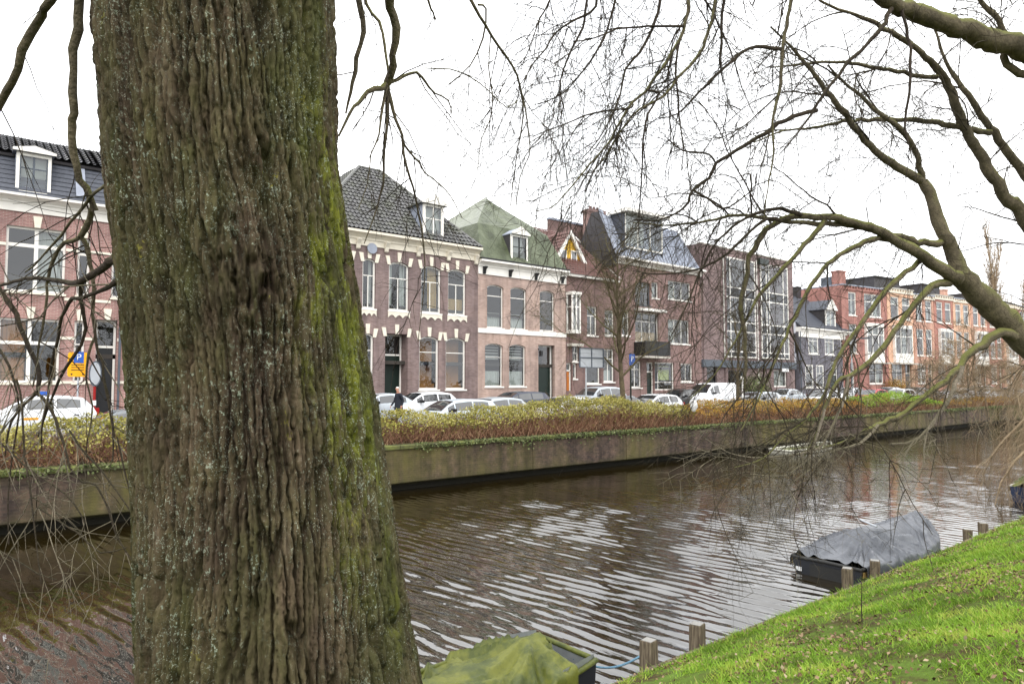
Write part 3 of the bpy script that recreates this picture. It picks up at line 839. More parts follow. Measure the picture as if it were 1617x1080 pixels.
# mansard under tarpaulin: eave ring, knee ring, peak
dy1 = 1.1; kz = h.Z(808, 362, dy1)
kl, kr = h.S(763, 351, dy1), h.S(852, 368, dy1)
py_ = 5.0; pk = (h.S(769, 312, py_), py_, h.Z(769, 312, py_))
B = 10
kl = .75; kr = h.W-.75
ring0 = [(0,-.3,zc),(h.W,-.3,zc),(h.W,B,zc),(0,B,zc)]
ring1 = [(kl,dy1,kz),(kr,dy1,kz),(kr,B-1.1,kz),(kl,B-1.1,kz)]
pk1 = (pk[0]+.25, pk[1]+.4, pk[2])
def drape_quad(mb, a, b, c, d, nu=18, nv=12, amp=.05, seed=0):
    a, b, c, d = map(Vector, (a, b, c, d)); nrm = (b-a).cross(d-a)
    if nrm.length < 1e-6: nrm = (b-a).cross(c-a)
    nrm.normalize()
    rows = []
    for i in range(nv+1):
        v = i/nv; row = []
        for j in range(nu+1):
            u = j/nu; p = a.lerp(b, u).lerp(d.lerp(c, u), v)
            k = math.sin(math.pi*u)*math.sin(math.pi*v)
            w = float(vnoise(u*7+seed*3.1+v*1.5, v*2.2+seed)) - .5 + .5*(float(vnoise(u*16+seed, v*3+v*6))-.5)
            row.append(p + nrm*(amp*2.2*w*min(1, 3*k) - amp*1.2*k))
        rows.append(row)
    mb.grid(rows)
mb = MB()
drape_quad(mb, ring0[0], ring0[1], ring1[1], ring1[0], seed=1)
drape_quad(mb, ring0[1], ring0[2], ring1[2], ring1[1], seed=2)
drape_quad(mb, ring0[3], ring0[0], ring1[0], ring1[3], seed=3)
drape_quad(mb, ring1[0], ring1[1], pk1, pk, amp=.09, seed=4)
drape_quad(mb, ring1[1], ring1[2], (pk1[0], pk1[1]+.5, pk1[2]), pk1, amp=.08, seed=5)
h.part("tarpaulin", mb, "tarp_green", smooth=True, label="moss stained green tarpaulin over the mansard")
mb = MB(); drape_quad(mb, ring1[3], ring1[0], pk, (pk[0], pk[1]+.5, pk[2]), amp=.09, seed=6)
h.part("tarpaulin_side", mb, "tarp_greygreen", smooth=True)
h.part("gutter", MB().box(-.02, h.W+.02, -.46, -.3, zc+.005, zc+.11), "black_paint")
q = h.rect(806, 832, 372, 416)
h.dormer((q[0], q[1], zc+.05, q[3]), -.1, 1.4, pitch=.3, roof="lead", cheek="slate_dark", bar="black_paint", hb=(.6,), over=.04)

# ---- gabled house with yellow boarding and red pantiles
h = House("gabled_house", "dark red brick house with a yellow boarded gable and red pantile roof", 893.5, 975, ymid=500)
ze = h.Z(935, 441); 
for q in (h.rect(927, 943, 484, 530), h.rect(955, 970, 490, 530)): h.window(q, hb=(.68,), vb=((.5,), ()))
h.window(h.rect(953, 970, 551, 603), vb=(.5,), hb=(.7,), cur="low")
h.window(h.rect(926, 948, 575, 606), vb=(), glass="glass")
h.window(h.rect(904, 914, 544, 571), vb=(.5,), hb=(.5,)); h.window(h.rect(905, 911, 574, 598))
h.door(h.rect(894.5, 903, 573, 617), leaf="wood_orange", transom=.72, recess=.15)
h.wall(ze, "brick_darkred", 9)
# white oriel on the first floor
a, b, c, d = h.S(894.5), h.S(908), h.Z(900, 527), h.Z(900, 462)
oriel = h.part("oriel_window", MB().box(a, b, -.6, -.002, c, c+.25).box(a-.05, b+.05, -.66, -.003, d-.2, d).box(a, a+.1, -.6, -.5, c+.25, d-.2).box(b-.1, b, -.6, -.5, c+.25, d-.2).box((a+b)/2-.05, (a+b)/2+.05, -.6, -.5, c+.25, d-.2).box(a+.1, b-.1, -.58, -.52, c+.62*(d-c), c+.62*(d-c)+.08).box(a, a+.08, -.5, -.1, c+.62*(d-c), c+.62*(d-c)+.08).box(a, a+.08, -.1, -.004, c+.25, d-.2).box(b-.08, b, -.1, -.004, c+.25, d-.2), "white_paint")
for x0, x1 in ((a+.1, (a+b)/2-.05), ((a+b)/2+.05, b-.1)):
    h.part("pane", MB().quad((x0,-.55,c+.25),(x1,-.55,c+.25),(x1,-.55,d-.2),(x0,-.55,d-.2)), "glass", oriel)
h.part("pane", MB().quad((a+.04,-.5,c+.25),(a+.04,-.1,c+.25),(a+.04,-.1,d-.2),(a+.04,-.5,d-.2)), "glass", oriel)
h.part("pane", MB().quad((b-.04,-.5,c+.25),(b-.04,-.1,c+.25),(b-.04,-.1,d-.2),(b-.04,-.5,d-.2)), "glass", oriel)
h.part("canopy", MB().box(h.S(893.5)+.1, h.S(914), -.5, -.003, h.Z(903, 547), h.Z(903, 543)), "stone_grey")
# main roof and cross gable
ry = 5.0; zr = h.Z(930, 376, ry); W = h.W
h.part("eave_board", MB().box(0, W, -.3, -.003, ze-.02, ze+.14), "white_paint")
h.part("roof_deck", MB().slab([(0,-.25,ze+.05),(W,-.25,ze+.05),(W,ry,zr-.08),(0,ry,zr-.08)], .08).slab([(W,9.5,ze),(0,9.5,ze),(0,ry,zr-.08),(W,ry,zr-.08)], .08), "slate_dark")
h.part("roof_tiles", tile_slope(MB(), (0,-.35,ze+.08), (W,-.35,ze+.08), (0,ry,zr), (W,ry,zr)), "tile_red", kind="stuff")
h.part("verge_board", MB().slab([(W-.02,-.36,ze+.26),(W+.1,-.36,ze+.26),(W+.1,ry,zr+.2),(W-.02,ry,zr+.2)], .22), "white_paint")
GY = 1.4
gx0, gx1 = max(.02, h.S(881, 420, GY)), h.S(929, 424, GY); gz0 = h.Z(905, 428, GY); ga = (h.S(897.5, 365, GY), h.Z(897.5, 365, GY))
gxm = ga[0]; gx0 = 2*gxm-gx1; gap = ga[1]
gab = h.part("gable", MB().prism([(gx0+.1, gz0), (gx1-.1, gz0), (gxm, gap-.25)], GY, GY+.12), "yellow_boards", label="yellow boarded gable with white bargeboards")
bb = MB()
for x in (gx0, gx1):
    sx = 1 if x < gxm else -1
    bb.prism([(x-.08*sx, gz0-.1), (x+.3*sx, gz0-.1), (gxm, gap-.32), (gxm, gap+.02)], GY-.32, GY-.12)
h.part("bargeboard", bb, "white_paint", gab)
for i in range(9):
    x = gx0+.25+(gx1-gx0-.5)*i/9; zt = gz0 + (gap-gz0-.45)*(1-abs(x-gxm)/((gx1-gx0)/2))
    if zt > gz0+.3: h.part("board", MB().box(x, x+(gx1-gx0-.5)/9-.03, GY-.03, GY-.002, gz0, zt), "yellow_boards", gab)
for x in (gxm-.85, gxm+.2):
    h.part("window", MB().box(x, x+.62, GY-.07, GY-.032, gz0+.1, gz0+1.5), "white_paint", gab)
    h.part("pane", MB().quad((x+.09,GY-.075,gz0+.2),(x+.53,GY-.075,gz0+.2),(x+.53,GY-.075,gz0+1.4),(x+.09,GY-.075,gz0+1.4)), "car_glass", gab)
gt = tile_slope(MB(), (gx0-.15, GY-.3, gz0-.1), (gx0-.15, 4.4, gz0-.1), (gxm, GY-.3, gap), (gxm, 4.4, gap))
tile_slope(gt, (gx1+.15, GY-.3, gz0-.1), (gx1+.15, 4.4, gz0-.1), (gxm, GY-.3, gap), (gxm, 4.4, gap))
h.part("gable_tiles", gt, "tile_red", kind="stuff")
# dark parapet and chimney behind the ridge
pz = h.Z(895, 352, 7.0)
h.part("rear_wall", MB().box(h.S(868, 365, 7), h.S(975, 350, 7), 7, 7.3, ze, pz), "brick_darkred")
h.part("rear_coping", MB().box(h.S(868, 365, 7)-.05, h.S(975, 350, 7), 6.94, 7.36, pz+.003, pz+.16), "lead")
cx0, cx1 = h.S(927, 350, 5.6), h.S(950, 350, 5.6); cz = h.Z(938, 333, 5.6)
ch = h.part("chimney", MB().box(cx0, cx1, 5.2, 6.1, zr-1, cz-.25).box(cx0-.06, cx1+.06, 5.14, 6.16, cz-.25, cz), "brick_redbrown")
for k in range(3):
    x = cx0+(cx1-cx0)*(.25+.25*k); h.part("chimney_pot", MB().rod([(x,5.65,cz),(x,5.65,cz+.35)], [.13,.1], 10), "brick_darkred", ch)
h.part("vent_pipe", MB().rod([(h.S(888, 355, 7),7.1,pz),(h.S(888, 355, 7),7.1,pz+.7)], .09, 8), "slate_dark")
# ---- brick apartment house with a zinc mansard
h = House("zinc_roof_apartments", "red brown brick apartment house with ribbed zinc mansard and white cornice", 975, 1107, ymid=500, cat="apartment house")
zc = h.Z(1050, 421); zcb = h.Z(1050, 428)
h.window(h.rect(1055, 1091, 445, 474), vb=(.3, .62,), cur="left", fw=.07)
h.window(h.rect(1029, 1040, 446, 471), fw=.07, cur="full")
h.window(h.rect(1003, 1027, 446, 482), vb=(.5,), mat="grey_paint", fw=.07)
h.window(h.rect(1055, 1089, 505, 543), vb=(.33, .66), fw=.07, cur="left")
h.window(h.rect(1003, 1040, 494, 541), vb=(.33, .66), hb=(.7,), fw=.07, cur=("low", "curtain_ochre"))
h.window(h.rect(982, 994, 490, 530), hb=(.7,))
h.window(h.rect(1075, 1094, 574, 603), vb=(.5,), fw=.1)
h.window(h.rect(1034, 1065, 572, 616), vb=(.22,), hb=(.28,), fw=.09, sill=0, panels=((0, 0), (1, 0)))
q = h.rect(1041, 1064, 574, 600); h.part("shop_poster", MB().box(q[0], q[1], .5, .52, q[2], q[3]-.2), "poster_green")
h.door((h.S(1021), h.S(1033), .05, h.Z(1027, 572)), leaf="dark_green_paint", transom=.78)
h.window(h.rect(995, 1013, 571, 612), vb=(.5,), hb=(.7,))
h.wall(zc, "brick_redbrown", 11)
h.cornice(zcb, zc+.12, out=.6, mats=("white_paint",))
h.part("balcony_slab", MB().box(h.S(1001), h.S(1041), -1.1, -.003, h.Z(1020, 566), h.Z(1020, 563)), "stone_grey")
bz0, bz1 = h.Z(1020, 563), h.Z(1020, 541); bx0, bx1 = h.S(1001), h.S(1041)
h.part("balcony_panel", MB().box(bx0, bx1, -1.1, -1.06, bz0+.05, bz1).box(bx0, bx0+.04, -1.06, -.02, bz0+.05, bz1).box(bx1-.04, bx1, -1.06, -.02, bz0+.05, bz1), "black_paint")
h.part("balcony_rail", MB().box(bx0-.02, bx1+.02, -1.13, -1.03, bz1+.004, bz1+.05), "black_paint")
h.part("canopy", MB().box(h.S(1002), h.S(1043), -.7, -.003, h.Z(1022, 493), h.Z(1022, 489)), "white_paint")
W = h.W; dy = 1.5; zt = h.Z(1035, 358, dy)
sl = [(0,-.1,zc+.15),(W,-.1,zc+.15),(W-1.1,dy,zt),(0,dy,zt)]
h.part("mansard_slope", MB().slab(sl, .12).slab([(W,-.1,zc+.15),(W,4.6,zc+.15),(W-1.1,2.4,zt),(W-1.1,dy,zt)], .1).slab([(0,dy,zt),(W-1.1,dy,zt),(W-1.1,2.4,zt),(0,2.4,zt)], .1).slab([(0,2.4,zt),(W-1.1,2.4,zt),(W,4.6,zc+.15),(0,4.6,zc+.15)], .1), "lead")
mr = MB(); n = 26
for i in range(n+1):
    x = W*i/n; xt = min(x, W-1.1) if x <= W-1.1 else W-1.1
    f = 1.0 if x <= W-1.1 else (W-x)/1.1
    mr.rod([(x,-.12,zc+.2), (x-(x-xt)*1.0, -.12+(dy+.1)*f if f < 1 else dy-.02, zc+.2+(zt-zc-.15)*(f if f < 1 else 1))], .045, 4)
h.part("standing_seams", mr, "lead")
# left gable parapet
h.part("gable_wall", MB().prism_yz([(.02,zc-.5),(.02,zc+.2),(dy,zt+.25),(2.4,zt+.25),(4.4,zc+.3),(4.4,zc-.5)], -.25, -.02), "slate_dark")
h.part("gable_coping", MB().slab([(-.3,-.25,zc+.35),(.05,-.25,zc+.35),(.05,dy,zt+.4),(-.3,dy,zt+.4)], .12), "lead")
# wide glazed dormer
q = h.rect(988, 1047, 357, 392); a, b, c, d = q; c = zc+1.0; d = zt+.05
dm = h.part("dormer", MB().box(a,b,.05,.13,c,c+.12).box(a-.3,b+.3,-.5,1.6,d+.03,d+.3).box(a,a+.1,.05,.13,c,d).box(b-.1,b,.05,.13,c,d).box(a+(b-a)*.33-.04,a+(b-a)*.33+.04,.05,.13,c,d).box(a+(b-a)*.66-.04,a+(b-a)*.66+.04,.05,.13,c,d), "white_paint")
for k in range(3):
    h.part("pane", MB().quad((a+(b-a)*k/3+.05,.09,c),(a+(b-a)*(k+1)/3-.05,.09,c),(a+(b-a)*(k+1)/3-.05,.09,d),(a+(b-a)*k/3+.05,.09,d)), "glass", dm)
h.part("curtain", MB().quad((a+.3,.5,c),(a+(b-a)*.6,.5,c),(a+(b-a)*.6,.5,d),(a+.3,.5,d)), "curtain_white", dm)
h.part("dormer_cheek", MB().box(a-.04,a-.003,.06,1.6,c-.3,d), "slate", dm)
h.part("dormer_cheek", MB().box(b+.003,b+.04,.06,1.6,c-.3,d), "slate", dm)
h.part("dormer_cheek", MB().box(a,b,1.3,1.36,c,d), "interior_dark", dm)

# ---- modern flats with glazed bays
h = House("modern_flats", "mauve brick modern flats with white framed glass bays and flat parapet", 1107, 1253, ymid=500, cat="apartment house")
zt = h.Z(1180, 400)
zb0 = h.Z(1180, 568); z1 = h.Z(1220, 567); z2 = h.Z(1220, 420)
hbs = [.03, .12, .37, .44, .46, .73, .745]
def fr(py): return (h.Z(1224, py)-z1)/(z2-z1)
hb = (fr(562), fr(527), fr(521), fr(510), fr(475), fr(471), fr(458))
hb = (.06, .26, .355, .60, .70)
b1 = (h.S(1143), h.S(1193), z1, z2); b2 = (h.S(1202), h.S(1245), z1, z2)
for q, vb in ((b1, (.2, .68)), (b2, (.2, .3, .82))):
    h.window(q, vb=vb, hb=hb, fw=.12, bw=.11, recess=-.12, panels=(0, 2, 4), sill=0)
h.window(h.rect(1222, 1243, 584, 611), vb=(.5,), hb=(), fw=.12, sill=0, cur="full")
h.window(h.rect(1150, 1175, 585, 612), vb=(.33, .66), fw=.1, sill=0, mat="grey_paint")
h.window(h.rect(1112, 1132, 578, 612), mat="black_paint", fw=.08, sill=0)
h.wall(zt, "brick_mauve", 12)
h.part("fascia_band", MB().box(h.S(1107)+.02, h.W, -.22, -.003, h.Z(1180, 581), h.Z(1180, 570)), "grey_paint")
h.part("coping", MB().box(-.02, h.W+.03, -.05, .3, zt+.003, zt+.1), "stone_grey")
h.part("awning_box", MB().box(h.S(1198), h.S(1212), -.35, -.003, h.Z(1206, 419), h.Z(1206, 410)), "dark_green_paint")
for px in (1110, 1143.5):
    h.part("pilaster", MB().box(h.S(px), h.S(px)+.35, -.12, -.003, 0, zt-.3), "brick_mauve")
h.drain(h.S(1196), zt-.5, "white_paint")
q = h.rect(1231, 1241, 582, 587); h.part("house_sign", MB().box(q[0], q[1], -.3, -.25, q[2], q[3]), "sign_white")

# ---- narrow rendered link with a dark passage
h = House("rendered_link", "narrow pale rendered strip with a dark doorway beside the grey house", 1253, 1262, off=.3, ymid=560, cat="house")
h.window(h.rect(1254.5, 1259.5, 526, 556), mat="grey_paint", hb=(.55,), sill=.05)
h.door((h.S(1253.8), h.S(1259.5), .02, h.Z(1256, 577)), leaf="black_paint", frame="grey_paint", transom=.9, recess=.1)
h.wall(h.Z(1258, 508), "light_render", 8)
h.part("flat_roof", MB().box(0, h.W, -.05, 8, h.Z(1258, 508), h.Z(1258, 508)+.12), "lead")

# ---- low dark grey house
h = House("grey_brick_house", "low dark grey brick house with slate roof and white window frames", 1262, 1344, ymid=560)
zc = h.Z(1300, 520); zcb = h.Z(1300, 527)
for xl, xr in ((1277, 1292.5), (1303, 1317), (1328, 1340)): h.window((h.S(xl), h.S(xr), h.Z(1285, 559), h.Z(1285, 526)), hb=(.62,), vb=(.5,), fw=.13, cur="sides", recess=.02)
for xl, xr in ((1271, 1283.5), (1288, 1300), (1330, 1340)): h.window((h.S(xl), h.S(xr), h.Z(1280, 612), h.Z(1280, 576)), hb=(.62,), vb=((), (.5,)), fw=.13, recess=.02)
h.door((h.S(1311), h.S(1322), .05, h.Z(1316, 571)), leaf="dark_green_paint", transom=.66, recess=.1)
h.wall(zc-.1, "brick_slategrey", 8)
h.cornice(zcb, zc, out=.35, frieze=zcb-.5, mats=("white_paint",))
ry = 4; zr = h.Z(1290, 474, ry); W = h.W
h.part("roof_slope", MB().slab([(0,-.3,zc+.02),(W,-.3,zc+.02),(W-2.2,ry,zr),(0.05,ry,zr)], .1).slab([(W,-.3,zc+.02),(W,8,zc+.02),(W-2.2,ry,zr)], .1).slab([(W,8,zc+.02),(0,8,zc+.02),(0.05,ry,zr),(W-2.2,ry,zr)], .1), "slate")
ms = MB(); n = 16
for i in range(n):
    v0, v1 = i/n, (i+1)/n
    p = lambda v, l: (0.05*v, -.3+(ry+.3)*v-.02, zc+.02+(zr-zc)*v+l)
    r = lambda v, l: (W-2.2*v, -.3+(ry+.3)*v-.02, zc+.02+(zr-zc)*v+l)
    ms.quad(p(v0,.06), r(v0,.06), r(v1,.02), p(v1,.02))
h.part("slates", ms, "slate", kind="stuff")
q = h.rect(1306, 1321, 490, 515)
h.dormer((q[0], q[1], zc+.15, q[3]), .1, 2.4, pitch=.5, cheek="slate_dark", hb=())
h.part("chimney", MB().box(W*.62, W*.62+.7, 3.7, 4.5, zr-.6, zr+1.0).box(W*.62-.05, W*.62+.75, 3.65, 4.55, zr+1.0, zr+1.12), "slate_dark")
h.drain(.15, zc, "grey_paint"); h.part("wall_skirt", MB().box(0, W, -.04, -.003, 0, .5), "slate_dark")

# ---- the terrace beyond the bend
px0 = 1331
k = ray(px0, 560); t = FAC/k.y; o0 = (CAM + k*t)
org = (o0.x, o0.y)
ROW_A = R(-8)
terr = [("brick_red", 1331, 1403, "tall red brick terrace house with a chimney, next to the grey house"),
        ("brick_orange", 1403, 1444, "bright orange brick terrace house with a white framed bay"),
        ("brick_apricot", 1444, 1477, "apricot brick terrace house next after the bright orange one"),
        ("brick_rust", 1477, 1507, "rust brick terrace house behind the hanging branch, right of the apricot one"),
        ("brick_orange", 1507, 1535, "orange brick terrace house half hidden by straw coloured twigs"),
        ("brick_apricot", 1535, 1561, "apricot terrace house seen below the thick mossy limb"),
        ("brick_rust", 1561, 1585, "rust brick terrace house below the thick mossy limb, far right"),
        ("brick_orange", 1585, 1607, "orange terrace house near the photograph's right edge"),
        ("brick_red", 1607, 1650, "red brick terrace house cut by the photograph's right edge")]
for i, (mt, xl, xr, lab) in enumerate(terr):
    h = House("terrace_house", lab, xl, xr, group="terrace houses beyond the bend", ang=ROW_A, org=org, ymid=540)
    if i == 0: ZT = h.Z(1370, 455); ZW = [(h.Z(1380, 501), h.Z(1380, 465)), (h.Z(1380, 559), h.Z(1380, 514)), (h.Z(1380, 606), h.Z(1380, 573))]
    W = h.W; zt = ZT + (0, .25, -.1, .1, 0, .2, -.1, .1, 0)[i]
    wide = i == 0
    for fl, (z0, z1) in enumerate(ZW):
        if wide:
            cs = [(h.S(1342), h.S(1354.5), 1), (h.S(1367), h.S(1394), 2)] if fl != 1 else [(h.S(1366), h.S(1393), 3), (h.S(1342), h.S(1354), 1)]
            if fl == 2: cs = [(h.S(1372), h.S(1394), 2), (h.S(1342), h.S(1350), 0)]
        else:
            cs = [(W*.12, W*.44, 1), (W*.56, W*.88, 1)] if fl == 0 else ([(W*.16, W*.84, 3)] if fl == 1 and i % 2 else [(W*.12, W*.45, 1), (W*.56, W*.86, 1)])
            if fl == 2: cs = [(W*.1, W*.5, 2), (W*.6, W*.85, 0)]
        for a, b, kd in cs:
            if kd == 0: h.door((a, b, .05, z1), leaf=["dark_green_paint", "grey_paint", "black_paint"][i % 3], transom=.72)
            else:
                h.window((a, b, z0, z1), vb=(1/2.,) if kd == 2 else ((1/3., 2/3.) if kd == 3 else ()), hb=(.66,), fw=.16 if kd == 3 else .13, bw=.1, recess=-.3 if kd == 3 else .08, cur="high" if (i+fl) % 2 else "sides", sill=.06)
                if kd == 3:
                    h.part("bay_side", MB().box(a, a+.12, -.3+.08, -.003, z0, z1).box(b-.12, b, -.3+.08, -.003, z0, z1).box(a, b, -.34, -.003, z1+.003, z1+.22).box(a, b, -.32, -.003, z0-.9, z0-.1), "white_paint")
                    h.part("balcony_floor", MB().box(a-.4, b+.4, -1.0, -.003, z0-1.1, z0-.95), "stone_grey")
    h.wall(zt, mt, 10)
    h.part("parapet_band", MB().box(-.0, W, -.1, -.003, zt-.45, zt-.25), "cream_stone" if i else "brick_red")
    n = int(W/.5)
    for k in range(n): h.part("dentil", MB().box(k*W/n+.05, k*W/n+W/n*.5, -.13, -.003, zt-.24, zt-.02), "cream_stone" if i else "brick_red")
    h.part("coping", MB().box(-.01, W+.01, -.15, 10, zt+.003, zt+.14), "stone_grey" if i % 2 else "lead")
    if i == 0:
        h.part("chimney", MB().box(.1, 1.3, .3, 1.2, zt+.1, zt+1.5).box(.05, 1.35, .25, 1.25, zt+1.5, zt+1.65), "brick_red")
        h.part("roof_box", MB().box(W*.52, W*.72, 4, 5.5, zt+.1, zt+1.8), "grey_paint")
    elif i in (1, 3, 6):
        h.part("dark_attic", MB().box(.05, W-.05, 1.5, 8, zt+.14, zt+1.5).box(-.05, W+.05, 1.3, 8.2, zt+1.5, zt+1.65), "slate_dark")
    if i in (2, 5): h.part("chimney", MB().box(W*.4, W*.4+.9, 4, 5, zt+.1, zt+1.7).box(W*.4-.06, W*.4+.96, 3.94, 5.06, zt+1.7, zt+1.85), mt)
    h.part("pilaster", MB().box(-.12, .12, -.06, -.004, 0, zt-.5), mt)
# ------------------------------------------------------------------ cars
CAR = {
 "hatch": dict(L=4.1, w=.87, cowl=1.1, top=[(0,.52),(.06,.66),(.3,.76),(.9,.90),(1.1,.96),(1.5,1.22),(1.9,1.42),(2.5,1.48),(3.1,1.46),(3.6,1.38),(3.9,1.08),(4.04,.86),(4.1,.5)], belt=(.86,1.0), ws=(1.1,1.9), rw=(3.6,3.95), doors=(1.85,2.72,3.5), wb=(.72,3.3)),
 "estate": dict(L=4.55, w=.88, cowl=1.25, top=[(0,.5),(.06,.64),(.35,.74),(1.0,.88),(1.25,.94),(1.65,1.2),(2.05,1.39),(2.7,1.45),(3.5,1.43),(4.1,1.36),(4.38,1.02),(4.5,.84),(4.55,.48)], belt=(.84,.98), ws=(1.25,2.05), rw=(4.1,4.4), doors=(2.0,2.95,3.8), wb=(.82,3.55)),
 "sedan": dict(L=4.6, w=.88, cowl=1.3, top=[(0,.5),(.06,.62),(.35,.72),(1.05,.86),(1.3,.92),(1.75,1.2),(2.15,1.38),(2.7,1.43),(3.3,1.38),(3.7,1.18),(3.98,1.0),(4.45,.96),(4.56,.8),(4.6,.48)], belt=(.84,.96), ws=(1.3,2.15), rw=(3.35,3.98), doors=(2.05,2.9,3.5), wb=(.85,3.55)),
 "suv": dict(L=4.4, w=.92, cowl=1.2, top=[(0,.6),(.06,.82),(.3,.95),(.95,1.06),(1.2,1.12),(1.55,1.4),(1.85,1.62),(2.5,1.70),(3.4,1.68),(3.95,1.58),(4.2,1.2),(4.35,.95),(4.4,.55)], belt=(1.02,1.14), ws=(1.2,1.85), rw=(3.95,4.22), doors=(1.9,2.8,3.7), wb=(.8,3.4)),
 "van": dict(L=4.9, w=.96, cowl=.95, top=[(0,.6),(.06,.9),(.3,1.05),(.75,1.18),(.95,1.24),(1.4,1.62),(1.75,1.9),(2.3,1.98),(3.5,1.99),(4.6,1.97),(4.8,1.9),(4.88,1.2),(4.9,.55)], belt=(1.1,1.2), ws=(.95,1.75), rw=(4.7,4.86), doors=(1.75,2.4,2.45), wb=(.85,3.85)),
}
def interp(pts, x):
    for (a, za), (b, zb) in zip(pts, pts[1:]):
        if a <= x <= b: return za + (zb-za)*(x-a)/(b-a)
    return pts[-1][1]
CARPARTS = {}
def car_meshes(kind):
    if kind in CARPARTS: return CARPARTS[kind]
    C = CAR[kind]; L, w = C["L"], C["w"]; P = {}
    xs = sorted({0, *[p[0] for p in C["top"]], *np.linspace(.1, L-.05, 26).round(3)})
    def sec(x):
        zt = interp(C["top"], x); f = x/L
        plan = 1 - .16*max(0, (.16-f)/.16)**2 - .12*max(0, (f-.88)/.12)**2
        hw = w*plan; zb = min(C["belt"][0] + (C["belt"][1]-C["belt"][0])*f, zt-.005)
        cab = max(0, zt-zb); k = min(1, cab/.45)
        top = hw*(1-.04) - .17*k*(1 + 0*f)
        zs = .2
        pts = [(hw*.93, zs), (hw*.985, zs+.12), (hw, (zs+zb)/2+.05), (hw*.99, zb-.04), (hw*.972, zb)]
        s0 = hw*.972
        for q in (.12, .85): pts.append((s0+(top-s0)*q, zb+cab*.93*q))
        pts += [(top*.9, zb+cab*.98), (top*.6, zt), (0, zt+.012*k)]
        return pts
    rows = []
    for x in xs:
        p = sec(x); full = [(-y, z) for y, z in p] + [(y, z) for y, z in p[-2::-1]]
        rows.append([(x, y, z) for y, z in full])
    n = len(rows[0])
    body = MB().grid(rows); body.poly(rows[0]); body.poly(rows[-1][::-1])
    for r0, r1 in zip(rows, rows[1:]): body.quad(r0[0], r1[0], r1[-1], r0[-1])
    P["body"] = body
    def patch(x0, x1, j0, j1, off=.008):
        xx = [x0] + [x for x in xs if x0+.02 < x < x1-.02] + [x1]; out = []
        for x in xx:
            p = sec(x); full = [(-y, z) for y, z in p] + [(y, z) for y, z in p[-2::-1]]
            out.append([Vector((x, *full[j])) for j in range(j0, j1+1)])
        m = MB().grid(out); c = Vector((L*.52, 0, .75))
        # push out along the surface normal
        vs = [Vector(v) for v in m.v]; nr = [Vector() for _ in vs]
        for fc in m.f:
            a = (vs[fc[1]]-vs[fc[0]]).cross(vs[fc[2]]-vs[fc[0]])
            for i in fc: nr[i] += a
        sgn = 1 if sum(nr[i].dot(vs[i]-c) for i in range(len(vs))) > 0 else -1
        m.v = [tuple(v + q.normalized()*off*sgn) if q.length > 0 else tuple(v) for v, q in zip(vs, nr)]
        return m
    P["windscreen"] = patch(C["ws"][0]+.04, C["ws"][1]-.04, 7, n-8)
    P["rear_window"] = patch(C["rw"][0]+.03, C["rw"][1]-.03, 7, n-8)
    d = C["doors"]
    side = []
    for a, b in ((d[0]-.42, d[0]-.06), (d[0], d[1]-.05), (d[1]+.03, d[2])):
        if b-a < .15: continue
        for j0, j1 in ((5, 6), (n-7, n-6)): side.append(patch(a, b, j0, j1))
    P["side"] = side
    tri = []
    lw = []
    # lamps, bumper, plates, mirrors
    zt0 = C["top"][2][1]
    P["bumper_f"] = MB().box(-.03, .12, -w*.86, w*.86, .22, .46)
    P["bumper_r"] = MB().box(L-.12, L+.03, -w*.86, w*.86, .24, .48)
    P["head"] = [MB().add([(.02+.0, sy*w*.45, zt0-.22), (.2, sy*w*.84, zt0-.2), (.34, sy*w*.86, zt0-.06), (.10, sy*w*.5, zt0-.08)], [(0,1,2,3)]) for sy in (-1, 1)]
    zr = C["belt"][1]
    P["tail"] = [MB().box(L-.16, L+.008, sy*w*.80-.09, sy*w*.80+.09, zr-.3, zr+.0) for sy in (-1, 1)]
    P["mirror"] = [MB().box(d[0]-.32, d[0]-.14, sy*(w+.1)-.09, sy*(w+.1)+.09, C["belt"][0]+.08, C["belt"][0]+.22) for sy in (-1, 1)]
    P["plate"] = MB().box(L+.006, L+.022, -.26, .26, .55, .66)
    P["handle"] = [MB().box(x-.2, x-.05, sy*w*.99-.012, sy*w*.99+.012, C["belt"][0]-.12, C["belt"][0]-.08) for sy in (-1, 1) for x in (d[1], d[2])]
    tyre = MB(); R_ = .32 if kind not in ("suv", "van") else .35
    rows = []
    for r, y in ((R_*.62, -.1), (R_*.9, -.105), (R_, -.07), (R_, .07), (R_*.9, .105), (R_*.62, .1)):
        rows.append([(r*math.cos(2*math.pi*k/24), y, r*math.sin(2*math.pi*k/24)) for k in range(24)])
    P["tyre"] = tyre.grid(rows, close=True)
    rim = MB().rod([(0,-.085,0),(0,.085,0)], R_*.63, 20)
    for k in range(5):
        a = 2*math.pi*k/5; rim.rod([(0,-.1,0),(R_*.56*math.cos(a),-.092,R_*.56*math.sin(a))], .03, 4).rod([(0,.1,0),(R_*.56*math.cos(a),.092,R_*.56*math.sin(a))], .03, 4)
    P["rim"] = rim; P["R"] = R_
    P["arch"] = [MB().rod([(x, sy*(w*.985+.004), R_+.02), (x, sy*(w*.985-.06), R_+.02)], R_*1.16, 24) for x in C["wb"] for sy in (-1, 1)]
    # turn every builder into shared mesh data
    mats = dict(windscreen="car_glass", rear_window="car_glass", side="car_glass", bumper_f="trim_black", bumper_r="trim_black", head="lamp_clear", tail="tail_red", mirror="trim_black", plate="sign_yellow", handle="trim_black", tyre="tyre", rim="rim", arch="trim_black")
    for k, mt in mats.items():
        v = P[k]; P[k] = [q.mesh(k, mt, k in ("tyre",)) for q in v] if isinstance(v, list) else v.mesh(k, mt, k in ("windscreen", "tyre"))
    CARPARTS[kind] = P; return P
BODY = {}
